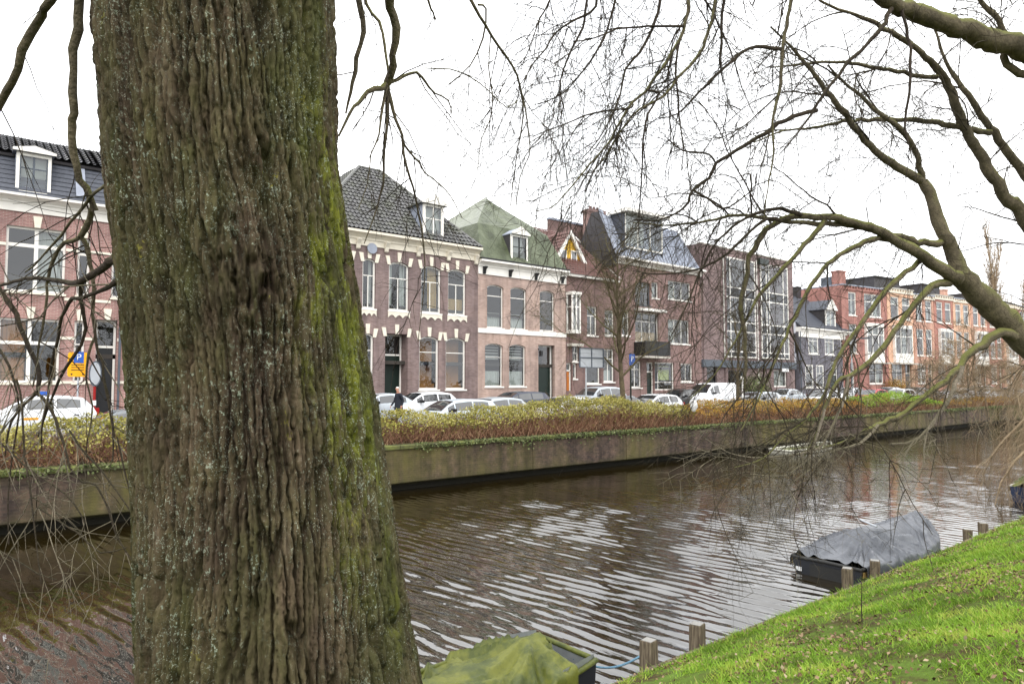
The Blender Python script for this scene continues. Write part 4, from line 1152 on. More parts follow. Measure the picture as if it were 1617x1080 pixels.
def car(kind, colour, label, loc, rz, roof_sign=False, small=False, group="cars parked along the street"):
    P = car_meshes(kind); C = CAR[kind]
    r = tag(empty("parked_car" if kind != "van" else "parked_van", loc, rz), label, "car" if kind != "van" else "van", group)
    key = (kind, colour)
    if key not in BODY:
        me = P["body"].mesh("body", "car_"+colour, True)
        b = bmesh.new(); b.from_mesh(me); bmesh.ops.remove_doubles(b, verts=b.verts, dist=.0005); bmesh.ops.recalc_face_normals(b, faces=b.faces); b.to_mesh(me); b.free()
        try: me.set_sharp_from_angle(angle=R(38))
        except Exception: pass
        BODY[key] = me
    body = link("body", BODY[key], r)
    for nm, k in (("windscreen","windscreen"),("rear_window","rear_window"),("front_bumper","bumper_f"),("rear_bumper","bumper_r"),("licence_plate","plate")): link(nm, P[k], r)
    for nm, k in (("side_window","side"),("headlight","head"),("tail_light","tail"),("wing_mirror","mirror"),("wheel_arch","arch"),("door_handle","handle")):
        for m in P[k]: link(nm, m, body if nm == "door_handle" else r)
    for x in C["wb"]:
        for sy in (-1, 1):
            t = link("wheel", P["tyre"], r); t.location = (x, sy*(C["w"]-.1), P["R"])
            link("rim", P["rim"], t)
    if roof_sign:
        MB().box(2.2, 2.5, -.35, .35, 1.49, 1.62).build("roof_sign", "sign_blue", r)
        for sy in (-1, 1): MB().box(1.75, 2.2, sy*(C["w"]+.006)-.004, sy*(C["w"]+.006)+.004, .62, .70).build("door_sticker", "sign_yellow", r)
    return r
def place(px, Y, kind, colour, label, z, face=-1, jit=0, **kw):
    """px: pixel column of the car's middle, on the street line Y."""
    p = at_y(px, 620, Y); L = CAR[kind]["L"]
    rz = 0 if face < 0 else math.pi
    if p.x > BEND_X: rz += BEND_A
    x = p.x - L/2 if face < 0 else p.x + L/2
    car(kind, colour, label, (x, Y, z), rz + jit, **kw)
NZ, FZ = 1.79, 1.85
place(50, 31.0, "hatch", "white", "white hatchback with a small blue roof sign parked before the brick mansion", FZ, roof_sign=True)
place(662, 30.8, "hatch", "white", "white hatchback parked before the purple brick house", FZ)
place(595, 30.9, "sedan", "silver", "silver car partly behind the thick trunk, next to the walking man", FZ)
place(712, 25.6, "estate", "paleblue", "pale silver estate car close behind the hedge, below the purple house", NZ-.17)
place(812, 30.8, "estate", "navy", "dark navy estate car parked before the green tarpaulin house", FZ)
place(888, 25.6, "sedan", "white", "white car behind the hedge with only its roof showing, left of the sign board", NZ-.12)
place(940, 30.8, "suv", "silver", "tall silver car parked behind the sign board", FZ)
place(1028, 25.6, "hatch", "white", "white car behind the hedge, right of the bare street tree", NZ-.12)
place(1121, 30.0, "van", "white", "white van parked in front of the zinc roofed apartments", FZ-.05)
place(1238, 30.6, "sedan", "silver", "silver car parked in front of the glass bayed flats", FZ)
place(1300, 26.0, "sedan", "white", "white car behind the hedge below the grey house", NZ)
place(1374, 26.2, "hatch", "red", "red hatchback, the only red car in the row", NZ)
place(1402, 30.8, "hatch", "silver", "silver hatchback just beyond the red one", FZ)
place(1418, 26.3, "estate", "white", "white estate car right of the red hatchback", NZ)
place(1436, 30.8, "hatch", "black", "black hatchback before the orange terrace house", FZ)
place(1463, 26.3, "sedan", "grey", "grey car behind the hedge before the apricot terrace", NZ)
place(1500, 26.3, "hatch", "white", "white hatchback seen under the hanging mossy branch", NZ)
place(1540, 26.3, "suv", "white", "tall white car among the straw coloured twigs", NZ)
place(1588, 26.3, "estate", "silver", "silver estate car near the right edge of the photograph", NZ)

place(770, 25.7, "hatch", "silver", "silver hatchback behind the hedge, below the tarpaulin house's left windows", NZ-.15)
place(968, 25.7, "sedan", "grey", "grey car behind the hedge beside the foot of the bare street tree", NZ-.1)
place(1072, 30.9, "hatch", "black", "black hatchback just left of the white van", FZ)
place(1192, 25.8, "estate", "silver", "silver estate car behind the rust brown hedge, right of the white van", NZ-.05)
place(1340, 30.9, "hatch", "white", "white hatchback at the corner of the grey house and the red terrace", FZ)
place(190, 25.4, "hatch", "grey", "grey hatchback half hidden by the left flank of the thick trunk", NZ-.3)
# ------------------------------------------------------------------ street furniture
def post(name, label, cat, px, Y, zt, z0=1.8, r=.035, mat="pale_metal"):
    p = at_y(px, 610, Y)
    root = tag(empty(name, (p.x, Y, z0)), label, cat)
    MB().rod([(0,0,0),(0,0,zt-z0)], r, 10).build("pole", mat, root)
    return root, p
def txt(body, size, mat, parent, loc, rot=(math.pi/2,0,0), name="lettering"):
    cu = bpy.data.curves.new(name, 'FONT'); cu.body = body; cu.size = size; cu.align_x = 'CENTER'; cu.align_y = 'CENTER'; cu.extrude = .002
    o = bpy.data.objects.new("t", cu); COL.objects.link(o)
    dg = bpy.context.evaluated_depsgraph_get(); me = bpy.data.meshes.new_from_object(o.evaluated_get(dg))
    bpy.data.objects.remove(o); me.materials.clear(); me.materials.append(M[mat])
    k = link(name, me, parent); k.location = loc; k.rotation_euler = rot
    return k
# back of a grey sign board on a pole
a = at_y(914, 550, 24.6); b = at_y(951, 580, 24.6)
root, p = post("sign_board", "grey back of a large street sign board on one pole", "sign", 925.5, 24.6, at_y(925, 550, 24.6).z)
x0, x1, z0, z1 = a.x-p.x, b.x-p.x, b.z-1.8, a.z-1.8
MB().box(x0, x1, -.06, -.04, z0, z1).build("panel", "pale_metal", root)
MB().box(x0-.03, x0+.02, -.1, -.03, z0, z1).box(x1-.02, x1+.03, -.1, -.03, z0, z1).box(x0, x1, -.1, -.03, z1, z1+.04).box(x0, x1, -.1, -.03, z0-.04, z0).box(x0, x1, -.09, -.061, (z0+z1)/2-.03, (z0+z1)/2+.03).box((x0+x1)/2-.03, (x0+x1)/2+.03, -.088, -.062, z0, z1).build("frame", "grey_paint", root)
# blue parking sign
a = at_y(992, 559, 25.0); b = at_y(1001, 577, 25.0)
root, p = post("parking_sign", "small blue parking sign on a dark green post", "sign", 996, 25.0, a.z+.05, r=.045, mat="dark_green_paint")
MB().box(a.x-p.x, b.x-p.x, -.08, -.06, b.z-1.8, a.z-1.8).build("panel", "sign_blue", root)
txt("P", .42, "sign_white", root, ((a.x+b.x)/2-p.x, -.083, (a.z+b.z)/2-1.8+.03))
MB().rod([(0,0,0),(0,0,1.2)], [.1,.07], 10).build("post_base", "dark_green_paint", root)
# yellow parking notice
a = at_y(107, 556, 31.9); b = at_y(137, 595, 31.9)
root, p = post("yellow_notice", "orange yellow parking notice board with a small blue square", "sign", 123, 31.9, a.z, z0=1.95)
x0, x1, z0, z1 = a.x-p.x, b.x-p.x, b.z-1.95, a.z-1.95
MB().prism([(x0, z0+.06), (x0+.06, z0), (x1-.06, z0), (x1, z0+.06), (x1, z1-.06), (x1-.06, z1), (x0+.06, z1), (x0, z1-.06)][::-1], -.09, -.06).build("panel", "sign_yellow", root)
xc = (x0+x1)/2
MB().box(xc-.14, xc+.2, -.098, -.091, z1-.42, z1+.02).build("blue_square", "sign_blue", root)
txt("P", .34, "sign_white", root, (xc+.03, -.101, z1-.2))
for k in range(3): MB().box(x0+.12, x1-.12, -.095, -.091, z0+.25+.1*k, z0+.28+.1*k).build("text_line", "black_paint", root)
for x in (x0+.14, x1-.14): MB().rod([(x, -.096, z0+.1), (x, -.091, z0+.1)], .035, 10).build("bolt", "black_paint", root)
# oval advertising panel on a post
c = at_y(149, 590, 31.6)
root, p = post("oval_sign", "tall pale oval sign on a red and white striped post by the dark door", "sign", 149.5, 31.6, c.z-.4, z0=1.95, r=.05, mat="tail_red")
MB().box(-.06, .06, -.06, .06, .35, .6).box(-.06, .06, -.06, .06, .95, 1.15).build("white_band", "sign_white", root)
ov = [(.22*math.cos(2*math.pi*k/28), c.z-1.95+.5*math.sin(2*math.pi*k/28)) for k in range(28)]
MB().prism(ov[::-1], -.06, .0).build("panel", "grey_paint", root)
MB().prism([(x*.8, c.z-1.95+(z-c.z+1.95)*.88) for x, z in ov][::-1], -.07, -.061).build("face", "pale_metal", root)
# two lamp posts
for px, Y, zt, lab in ((1172.5, 25.2, 4.0, "white slim post standing beside the thin street tree"), (1346, 26.8, 7.2, "thin street lamp in front of the red terrace house")):
    root, p = post("lamp_post", lab, "lamp post", px, Y, zt, mat="white_paint" if zt < 5 else "pale_metal", r=.05)
    if zt > 5:
        MB().rod([(0,0,zt-1.8),(0,-.5,zt-1.6),(0,-1.0,zt-1.55)], .03, 8).build("arm", "pale_metal", root)
        MB().box(-.12, .12, -1.5, -.9, zt-1.62, zt-1.5).build("lamp_head", "grey_paint", root)
    else: MB().box(-.09, .09, -.09, .09, zt-1.8, zt-1.6).build("cap", "white_paint", root)

# ------------------------------------------------------------------ the walking man
def person(loc, rz):
    root = tag(empty("person", loc, rz), "white haired man in a dark coat walking past the parked cars", "person")
    J = [(0,0,.94,.15),(0,.0,1.12,.15),(.02,0,1.32,.17),(.03,0,1.46,.12),(.05,0,1.53,.062),(.07,0,1.6,.075),(.075,0,1.70,.098),(.07,0,1.79,.07),
         (0,.10,.90,.1),(.16,.1,.5,.07),(.05,.1,.1,.05),(.2,.1,.05,.04),
         (0,-.10,.90,.1),(-.08,-.1,.5,.07),(-.32,-.1,.14,.05),(-.2,-.1,.05,.04),
         (.02,.2,1.42,.07),(-.08,.24,1.15,.055),(.0,.24,.92,.042),(.03,.24,.84,.04),
         (.02,-.2,1.42,.07),(.08,-.24,1.15,.055),(.22,-.24,.97,.042),(.27,-.24,.91,.04)]
    E = [(0,1),(1,2),(2,3),(3,4),(4,5),(5,6),(6,7),(0,8),(8,9),(9,10),(10,11),(0,12),(12,13),(13,14),(14,15),(3,16),(16,17),(17,18),(18,19),(3,20),(20,21),(21,22),(22,23)]
    me = bpy.data.meshes.new("body"); me.from_pydata([j[:3] for j in J], E, []); o = link("body", me, root)
    md = o.modifiers.new("skin", 'SKIN'); md.use_smooth_shade = True
    for i, j in enumerate(J): me.skin_vertices[0].data[i].radius = (j[3], j[3]); me.skin_vertices[0].data[i].use_root = i == 0
    sb = o.modifiers.new("sub", 'SUBSURF'); sb.levels = sb.render_levels = 2
    dg = bpy.context.evaluated_depsgraph_get(); m2 = bpy.data.meshes.new_from_object(o.evaluated_get(dg)); o.modifiers.clear(); o.data = m2
    m2.materials.clear()
    for n in ("skin", "coat_dark", "trousers_dark", "leather_dark", "hair_white"): m2.materials.append(M[n])
    for p in m2.polygons:
        x, y, z = p.center; p.use_smooth = True
        p.material_index = 4 if (z > 1.72 or (z > 1.6 and x < .06)) else 0 if z > 1.5 else 2 if z < .85 and abs(y) < .2 else 1
        if z < .12: p.material_index = 3
        if abs(y) > .2 and z < .93: p.material_index = 0
    # coat skirt, nose, ears
    rows = []
    for z, r in ((1.2,.19),(1.0,.205),(.82,.225),(.72,.235)): rows.append([(r*.8*math.cos(2*math.pi*k/20)+.01, r*1.05*math.sin(2*math.pi*k/20), z) for k in range(20)])
    MB().grid(rows, close=True).build("coat", "coat_dark", root, True)
    MB().rod([(.15,0,1.70),(.19,0,1.67),(.155,0,1.655)], [.012,.016,.01], 8).build("nose", "skin", root, True)
    for s in (-1, 1):
        MB().rod([(.07,s*.09,1.72),(.075,s*.105,1.69),(.08,s*.09,1.66)], [.012,.02,.01], 8).build("ear", "skin", root, True)
        MB().rod([(.155,s*.035,1.715),(.163,s*.035,1.715)], .01, 8).build("eye", "black_paint", root)
        for k in range(5):
            y0 = s*(.215+.013*k); hx, hz = (.03, .84) if s > 0 else (.27, .91); ln = (.06,.085,.09,.085,.065)[k]
            MB().rod([(hx, y0, hz), (hx+.015, y0, hz-ln*.5), (hx+.03, y0, hz-ln)], [.010,.009,.007], 6).build("finger", "skin", root, True)
p = at_y(630, 620, 27.6); person((p.x, 27.6, 1.83), math.pi)

# ------------------------------------------------------------------ boats
def hull_sections(L, beam, free, bow, n=18, transom=.8, depth=.45):
    out = []
    for i in range(n+1):
        u = i/n
        w = beam/2*(transom + (1-transom)*math.sin(min(1, u*2.2)*math.pi/2)) if u < .55 else beam/2*(1-((u-.55)/.45)**2.3*bow)
        w = max(w, .03); sh = free + .22*max(0, u-.5)**1.5*2 + .04*(1-u)
        pts = []
        for t, f in ((-1,1),(-.97,.55),(-.86,.05),(-.6,-.6),(0,-1),(.6,-.6),(.86,.05),(.97,.55),(1,1)):
            z = sh*f if f > 0 else depth*.45*f
            pts.append((u*L, t*w*(1 if f > 0 else 1), z))
        out.append(pts)
    return out
def fold_cover(mb, L, prof, nu=120, nv=72, seed=0, sag=.05, sup=(.3, .85), half=.8):
    """prof(u) -> half width, gunwale z, ridge z ; a slack cover whose folds fan out from the ridge supports."""
    rows = []
    rdg = lambda x, y: 1-abs(2*float(vnoise(x, y))-1)
    for i in range(nu+1):
        u = i/nu; w, zg, zr = prof(u); row = []
        u0 = min(sup, key=lambda q: abs(q-u))
        for j in range(nv+1):
            v = -1+2*j/nv; a = 1-abs(v)
            base = zg + (zr-zg)*(a**1.1)
            du = (u-u0)*L; g = math.atan2(abs(v)*half, du); dist = math.hypot(du, v*half)
            k = math.sin(math.pi*min(1, a*.9+.1))*min(1, dist/.35)
            n1 = rdg(g*4.2+seed+(11 if v > 0 else 0)+u0*30, dist*.5+seed); n2 = rdg(g*9+seed*3+(5 if v > 0 else 0), dist*.9+4)
            n3 = rdg(u*24+seed+abs(v)*5, v*2.5+9)
            fold = ((n1**2-.35)*.17 + (n2**2-.35)*.08 + (n3-.5)*.025)*k - sag*math.sin(math.pi*a)*min(1, dist/.5)
            drop = -(.22+.06*math.sin(u*17+seed))*max(0, abs(v)-.88)/.12
            wv = min(abs(v), .9)/.9
            row.append((u*L, w*math.copysign(wv, v)*1.05, base + fold + drop))
        rows.append(row)
    mb.grid(rows); return mb
# grey covered boat
boat = tag(empty("covered_boat", (13.45, 6.72, -.07), R(-1.5)), "boat under a grey tarpaulin moored along the grass bank", "boat")
hs_ = hull_sections(4.5, 1.62, .34, .93, transom=.86)
mb = MB().grid(hs_); mb.poly(hs_[0][::-1]); mb.build("hull", "hull_dark", boat, True)
st = MB()
for sy in (0, 8): st.rod([(p[sy][0], p[sy][1], p[sy][2]+.01) for p in hs_], .035, 8)
st.rod([(0, y, .39-.02*abs(y)) for y in (-.7,-.35,0,.35,.7)], .035, 8)
st.build("gunwale", "gunwale_dark", boat, True)
sb = MB()
for sy in (0, 8):
    sg = -1 if sy == 0 else 1
    rows = [[(p[sy][0], p[sy][1]*1.004+sg*.012, p[sy][2]-.04), (p[sy][0], p[sy][1]*.985+sg*.014, p[sy][2]*.6)] for p in hs_]
    sb.grid(rows)
sb.build("side_strake", "hull_cream", boat)
def gp(u):
    i = min(17, int(u*18)); w = hs_[i][8][1]*(1-(u*18-i)) + hs_[i+1][8][1]*(u*18-i); zg = hs_[i][8][2]+.03
    pts = [(0,.02),(.06,.06),(.16,.20),(.30,.50),(.36,.49),(.5,.42),(.66,.42),(.80,.46),(.90,.46),(.96,.36),(1,.06)]
    return w+.03, zg, zg + interp(pts, u)
fold_cover(MB(), 4.5, lambda u: gp(min(1, .03+.97*u)), seed=3).build("tarpaulin", "tarp_grey", boat, True).location = (.04, 0, 0)
MB().box(-.03, .0, -.32, .32, .05, .3).build("transom_board", "gunwale_dark", boat)
MB().box(-.012, -.003, .5, .62, .12, .2).build("registration_plate", "sign_white", boat)
MB().rod([(1.5,-.3,.93),(1.62,.1,1.0)], .02, 6).build("cover_pole", "pale_metal", boat)
# olive green covered boat at the lower edge
boat = tag(empty("covered_boat", (1.55, 6.72, -.13), R(-.5)), "boat under an olive green mossy tarpaulin beside the thick trunk", "boat")
hs2 = hull_sections(4.85, 1.5, .36, .25, transom=.8)
mb = MB().grid(hs2); mb.poly(hs2[0][::-1]); mb.poly(hs2[-1]); mb.build("hull", "hull_dark", boat, True)
st = MB()
for sy in (0, 8): st.rod([(p[sy][0], p[sy][1], p[sy][2]+.01) for p in hs2], .035, 8)
st.rod([(4.85, y, hs2[-1][8][2]+.01) for y in (-.5,-.2,.2,.5)], .035, 8)
st.build("gunwale", "tarp_olive", boat, True)
MB().quad((4.1,-.62,.2),(4.83,-.5,.22),(4.83,.5,.22),(4.1,.62,.2)).quad((4.82,-.5,.0),(4.82,.5,.0),(4.83,.5,.55),(4.83,-.5,.55)).quad((4.2,-.64,.2),(4.2,-.66,.6),(4.83,-.54,.6),(4.83,-.5,.2)).quad((4.2,.64,.2),(4.2,.66,.6),(4.83,.54,.6),(4.83,.5,.2)).build("inner_lining", "alloy", boat)
def gp2(u):
    i = min(17, int(u*18)); k = u*18-i; w = hs2[i][8][1]*(1-k) + hs2[i+1][8][1]*k; zg = hs2[i][8][2]*(1-k) + hs2[i+1][8][2]*k + .03
    pts = [(0,.1),(.2,.16),(.42,.16),(.56,.26),(.66,.14),(.78,.16),(.86,.30),(1.0,.28)]
    return w+.03, zg, zg + interp(pts, u)
fold_cover(MB(), 4.42, lambda u: gp2(u*.925), seed=8, sup=(.62, .97)).build("tarpaulin", "tarp_olive", boat, True)
# rope from that boat to the first post
POSTS = [(1025, 1047), (1101, 1019), (1338.5, 922), (1382, 907), (1528, 845), (1552.5, 836)]
pp = [at_z(x, y, .24) for x, y in POSTS]
a = Vector((6.38, 6.5, .3)); b = Vector((pp[0].x, pp[0].y, .40)); n = 14
MB().rod([a.lerp(b, i/n) - Vector((0,0,.16*math.sin(math.pi*i/n))) for i in range(n+1)] , .014, 6).build("mooring_rope", "rope", None)
tag(bpy.data.objects["mooring_rope"], "blue grey rope tying the olive covered boat to the nearest post", "rope")
LP = ["nearest wooden post, the one the boat rope is tied to", "second wooden post along the grass edge, right of the roped one", "wooden post at the stern of the grey covered boat",
      "wooden post beside the grey boat, just right of the stern post", "short dark post just past the grey boat's bow", "last short post along the grass edge, farthest away"]
for i, (q, l) in enumerate(zip(pp, LP)):
    o = tag(empty("mooring_post", (q.x, q.y, 0), R(9+5*i)), l, "post", "wooden posts along the grass edge")
    hgt = [.53, .53, .52, .50, .38, .40][i]; s_ = .085
    mb = MB(); rows = []
    for z in (-.6, 0, .2, hgt-.02, hgt): 
        k = s_*(.93 if z == hgt else 1+.03*math.sin(z*9+i)); tl = .02*z*(1 if i % 2 else -1)
        rows.append([(-k+tl,-k,z),(k+tl,-k,z),(k+tl,k,z),(-k+tl,k,z)])
    mb.grid(rows, close=True); mb.poly(rows[-1]); mb.build("shaft", "old_wood", o)
    MB().box(-.07,.07,-.07,.07,hgt+.001,hgt+.006).build("cut_top", "kerb_stone", o)
# dark blue boat at the right edge
boat = tag(empty("moored_boat", (26.7, 6.62, -.06), R(-1)), "dark blue boat with a green cover cut by the right edge", "boat")
hs3 = hull_sections(5.2, 1.45, .5, .93, transom=.85)
mb = MB().grid(hs3); mb.poly(hs3[0][::-1]); mb.build("hull", "hull_blue", boat, True)
st = MB()
for sy in (0, 8): st.rod([(p[sy][0], p[sy][1], p[sy][2]+.01) for p in hs3], .045, 8)
st.build("gunwale", "hull_white", boat, True)
fold_cover(MB(), 5.2, lambda u: (max(.05, hs3[min(18, int(u*18))][8][1]+.02), hs3[min(18, int(u*18))][8][2]+.03, hs3[min(18, int(u*18))][8][2]+.1+.5*math.sin(math.pi*min(1, u*1.05+.05))), seed=5).build("cover", "tarp_olive", boat, True)
MB().box(-.25, -.02, -.15, .15, .3, .75).rod([(-.15,0,.3),(-.18,0,-.3)], .06, 8).build("outboard_motor", "black_paint", boat)
# low white dinghy at the far quay
boat = tag(empty("low_dinghy", (35.2, 19.9, -.29), R(1)), "low white rimmed dinghy lying by the far quay under hanging twigs", "boat")
hs4 = hull_sections(5.6, 1.7, .42, .9, transom=.8)
mb = MB().grid(hs4); mb.poly(hs4[0][::-1]); mb.build("hull", "hull_white", boat, True)
st = MB()
for sy in (0, 8): st.rod([(p[sy][0], p[sy][1], p[sy][2]+.01) for p in hs4], .06, 8)
st.rod([(0, y, .45) for y in (-.65, 0, .65)], .06, 8); st.build("gunwale", "hull_white", boat, True)
MB().grid([[(p[0][0], p[0][1]*.93, .38+.03*math.sin(p[0][0]*3)), (p[0][0], 0, .42), (p[0][0], p[8][1]*.93, .38)] for p in hs4]).build("leaf_filled_floor", "sludge", boat, True)
# ------------------------------------------------------------------ the thick trunk in front
def big_trunk():
    root = tag(empty("old_tree", (0, 0, 0)), "thick mossy lime tree trunk standing in the foreground at left", "tree")
    D = 2.74
    prof = [(-700, 338, 400), (-300, 338, 402), (0, 345, 400), (250, 357, 385), (560, 398, 386), (800, 424, 404), (1080, 450, 436), (1300, 466, 500), (1560, 476, 640)]
    ctr = []
    for py, cx, w in prof:
        al, ar = math.atan((cx-w/2-808.5)/FPX), math.atan((cx+w/2-808.5)/FPX)
        ac, hf = (al+ar)/2, (ar-al)/2
        d = D*math.cos(ac); k = ray(cx, py); p = CAM + k*(d/(k.x*math.cos(TH)+k.y*math.sin(TH)))
        ctr.append((p.z, p.x, p.y, D*math.sin(hf)))
    ctr.sort()
    zs_, xs_, ys_, rr_ = map(np.array, zip(*ctr))
    toward = math.atan2(-ys_[3], -xs_[3])
    half = np.linspace(-R(94), R(94), 420); back = np.linspace(R(94), 2*math.pi-R(94), 44)[1:-1]
    ang = np.concatenate([half, back]); na = len(ang)
    z = np.concatenate([np.linspace(1.25, 2.5, 40)[:-1], np.linspace(2.5, 5.4, 690), np.linspace(5.4, 6.5, 40)[1:]]); nz = len(z)
    A, Z = np.meshgrid(ang, z)
    cx, cy, r = np.interp(Z, zs_, xs_), np.interp(Z, zs_, ys_), np.interp(Z, zs_, rr_)
    rs = np.random.RandomState(5); T = [rs.rand(84, 128), rs.rand(46, 128), rs.rand(150, 128), rs.rand(14, 128), rs.rand(230, 256), rs.rand(420, 512)]
    U = A/(2*math.pi)                      # 0..1 wraps
    wr = (vnoise(U*14, Z*1.1, T[3])-.5)
    wr2 = (vnoise(U*46, Z*3.1, T[1])-.5)
    # old branch scars: the grain flows round them
    def knot(px, py):
        k = ray(px, py); zz = EYE + k.z*2.35
        rr = np.interp(zz, zs_, rr_); ccx, ccy = np.interp(zz, zs_, xs_), np.interp(zz, zs_, ys_)
        t = np.linspace(1.5, 3.2, 300); P = np.stack([k.x*t-ccx, k.y*t-ccy], 1); i = np.argmax((P**2).sum(1) < rr*rr)
        a0 = math.atan2(P[i,1], P[i,0]) - toward; z0 = EYE + k.z*t[i]
        da = (A-a0+math.pi) % (2*math.pi) - math.pi
        return da, rr, Z-z0
    flow = 0; kb = 0; kr = 0
    for px, py, rad, amp, rough in ((365, 430, .13, .030, 1.0), (385, 218, .085, .026, .8), (335, 345, .08, .012, .5), (412, 475, .06, .018, .7), (470, 640, .07, .010, .4), (300, 760, .06, .008, .3)):
        da, rr, dz = knot(px, py)
        dd = np.sqrt((da*rr)**2 + (dz*.75)**2)/rad*(1+.5*wr2)
        e = np.exp(-dd**2*1.1)
        flow = flow - da/(2*math.pi)*.5*np.exp(-dd**2*.55)
        kb = kb + amp*e; kr = kr + rough*np.exp(-dd**2*1.4)
    tw = .03*np.sin(Z*1.1)                # slow twist of the grain
    u1 = U + tw + wr*.015 + wr2*.002 + flow*.35
    n4 = vnoise(U*230+wr*4, Z*13, T[4]); n5 = vnoise(U*420, Z*60, T[5])
    sst = lambda v, lo, hi: (lambda t: t*t*(3-2*t))(np.clip((v-lo)/(hi-lo), 0, 1))
    def plates(nu, hz, seed, uu, zz):
        """Cracked plates: distance to the border between the two nearest cells, and the cell's own number."""
        r_ = np.random.RandomState(seed); m_ = 64; jx, jz, hv = r_.rand(nu, m_), r_.rand(nu, m_), r_.rand(nu, m_)
        x_, y_ = uu*nu, zz/hz; xi, yi = np.floor(x_).astype(int), np.floor(y_).astype(int)
        d1 = np.full(x_.shape, 9.0); d2 = np.full(x_.shape, 9.0); val = np.zeros(x_.shape)
        for ox in (-1, 0, 1):
            for oy in (-1, 0, 1):
                ci, cj = (xi+ox) % nu, (yi+oy) % m_
                d = np.hypot(xi+ox+.15+.7*jx[ci, cj]-x_, yi+oy+.05+.9*jz[ci, cj]-y_)
                near = d < d1
                d2 = np.where(near, d1, np.minimum(d2, d)); val = np.where(near, hv[ci, cj], val); d1 = np.where(near, d, d1)
        return d2-d1, val
    jag = (vnoise(U*230, Z*24, T[4])-.5)*.012 + (n5-.5)*.004
    e1, v1 = plates(80, .62, 3, (u1+jag*.35) % 1.0, Z+wr*.5)
    e2, v2 = plates(165, .20, 4, (u1+jag*.3+.37) % 1.0, Z+wr2*.2)
    depthmod = .6+.8*vnoise(U*14+3, Z*.7+5, T[3])
    hgt = (sst(e1, .04, .22)-1)*.034*depthmod + (v1-.5)*.012 + (sst(e2, .0, .25)-1)*.012 + (v2-.5)*.006 + (n4-.5)*.006 + (n5-.5)*.006 + .014*(vnoise(U*14, Z*.6+40, T[3])-.5)
    kn = vnoise(U*150, Z*14, T[2]); kn2 = vnoise(U*230, Z*20, T[4])
    hgt = hgt + kb + kr*((np.abs(2*kn-1)-.5)*.045 + (kn2-.5)*.03)
    # flare with root ribs at the foot
    foot = np.clip((2.3-Z)/1.0, 0, 1)**1.6
    r = r + foot*(.16 + .14*np.sin(A*5+.6))
    rad = r + hgt
    X = cx + rad*np.cos(A+toward); Y = cy + rad*np.sin(A+toward)
    V = np.stack([X, Y, Z], -1).reshape(-1, 3)
    i = np.arange(nz-1)[:, None]*na; j = np.arange(na)[None, :]; j2 = (j+1) % na
    Q = np.stack([i+j, i+j2, i+na+j2, i+na+j], -1).reshape(-1, 4)
    o = np_mesh("trunk", V, Q, "bark_big", root)
    # where moss grows: the canal-side flank (right in the photo) and some streaks
    aa = (A % (2*math.pi)); aa = np.where(aa > math.pi, aa-2*math.pi, aa)
    ms = (.22*np.clip(aa/R(60), 0, 1) + np.clip(1.1-np.abs(aa-R(55))/R(38), 0, 1)*1.0)*(.14+.75*vnoise(U*14+1, Z*.8+2, T[3]))*np.clip(1.15-np.abs(Z-4.1)/1.5, 0, 1) + .18*vnoise(U*14+8, Z*1.2+9, T[3])
    at = o.data.attributes.new("moss", 'FLOAT', 'POINT'); at.data.foreach_set("value", ms.ravel().astype(np.float32))
    top = Vector((np.interp(6.5, zs_, xs_), np.interp(6.5, zs_, ys_), 6.5))
    return root, top, float(rr_[-1])
T1, T1top, T1r = big_trunk()

# ------------------------------------------------------------------ branches
class Wood:
    """Collects tapering tubes and turns them into one mesh, all tubes of a kind at once."""
    def __init__(s): s.B = {}
    def tube(s, P, rad, sides=5): s.B.setdefault((len(P), sides), []).append((P, rad))
    def build(s, name, mat, parent, kind=None):
        Vs, Fs, off = [], [], 0
        for (n, sides), L in s.B.items():
            P = np.array([q[0] for q in L], float); rad = np.array([q[1] for q in L], float); m = len(L)
            t = np.gradient(P, axis=1); t /= np.linalg.norm(t, axis=2)[..., None] + 1e-9
            a = np.cross(t, np.array([.31, .74, .6])); a /= np.linalg.norm(a, axis=2)[..., None] + 1e-9
            b = np.cross(t, a); g = np.arange(sides)*2*math.pi/sides
            ring = P[:, :, None, :] + rad[:, :, None, None]*(a[:, :, None, :]*np.cos(g)[:, None] + b[:, :, None, :]*np.sin(g)[:, None])
            Vs.append(ring.reshape(-1, 3))
            i = np.arange(n-1)[:, None]*sides; j = np.arange(sides)[None, :]; j2 = (j+1) % sides
            f = np.stack([i+j, i+j2, i+sides+j2, i+sides+j], -1).reshape(-1, 4)
            Fs.append((f[None] + (np.arange(m)*n*sides)[:, None, None]).reshape(-1, 4) + off); off += m*n*sides
        o = np_mesh(name, np.concatenate(Vs), np.concatenate(Fs), mat, parent)
        if kind: o["kind"] = kind
        return o
def smooth_path(pts, step=.10):
    pts = np.asarray(pts, float); n = len(pts)
    P = np.vstack([2*pts[0]-pts[1], pts, 2*pts[-1]-pts[-2]]); out = []
    for i in range(1, n):
        p0, p1, p2, p3 = P[i-1], P[i], P[i+1], P[i+2]
        k = max(2, int(np.linalg.norm((p2-p1)[:3])/step))
        for t in np.arange(k)/k:
            out.append(.5*((2*p1)+(-p0+p2)*t+(2*p0-5*p1+4*p2-p3)*t*t+(-p0+3*p1-3*p2+p3)*t**3))
    out.append(pts[-1]); return np.array(out)
RG = np.random.RandomState(21)
PR = random.Random(99)
SEG = [3, 5, 7, 12]                            # most segments of a twig, by level
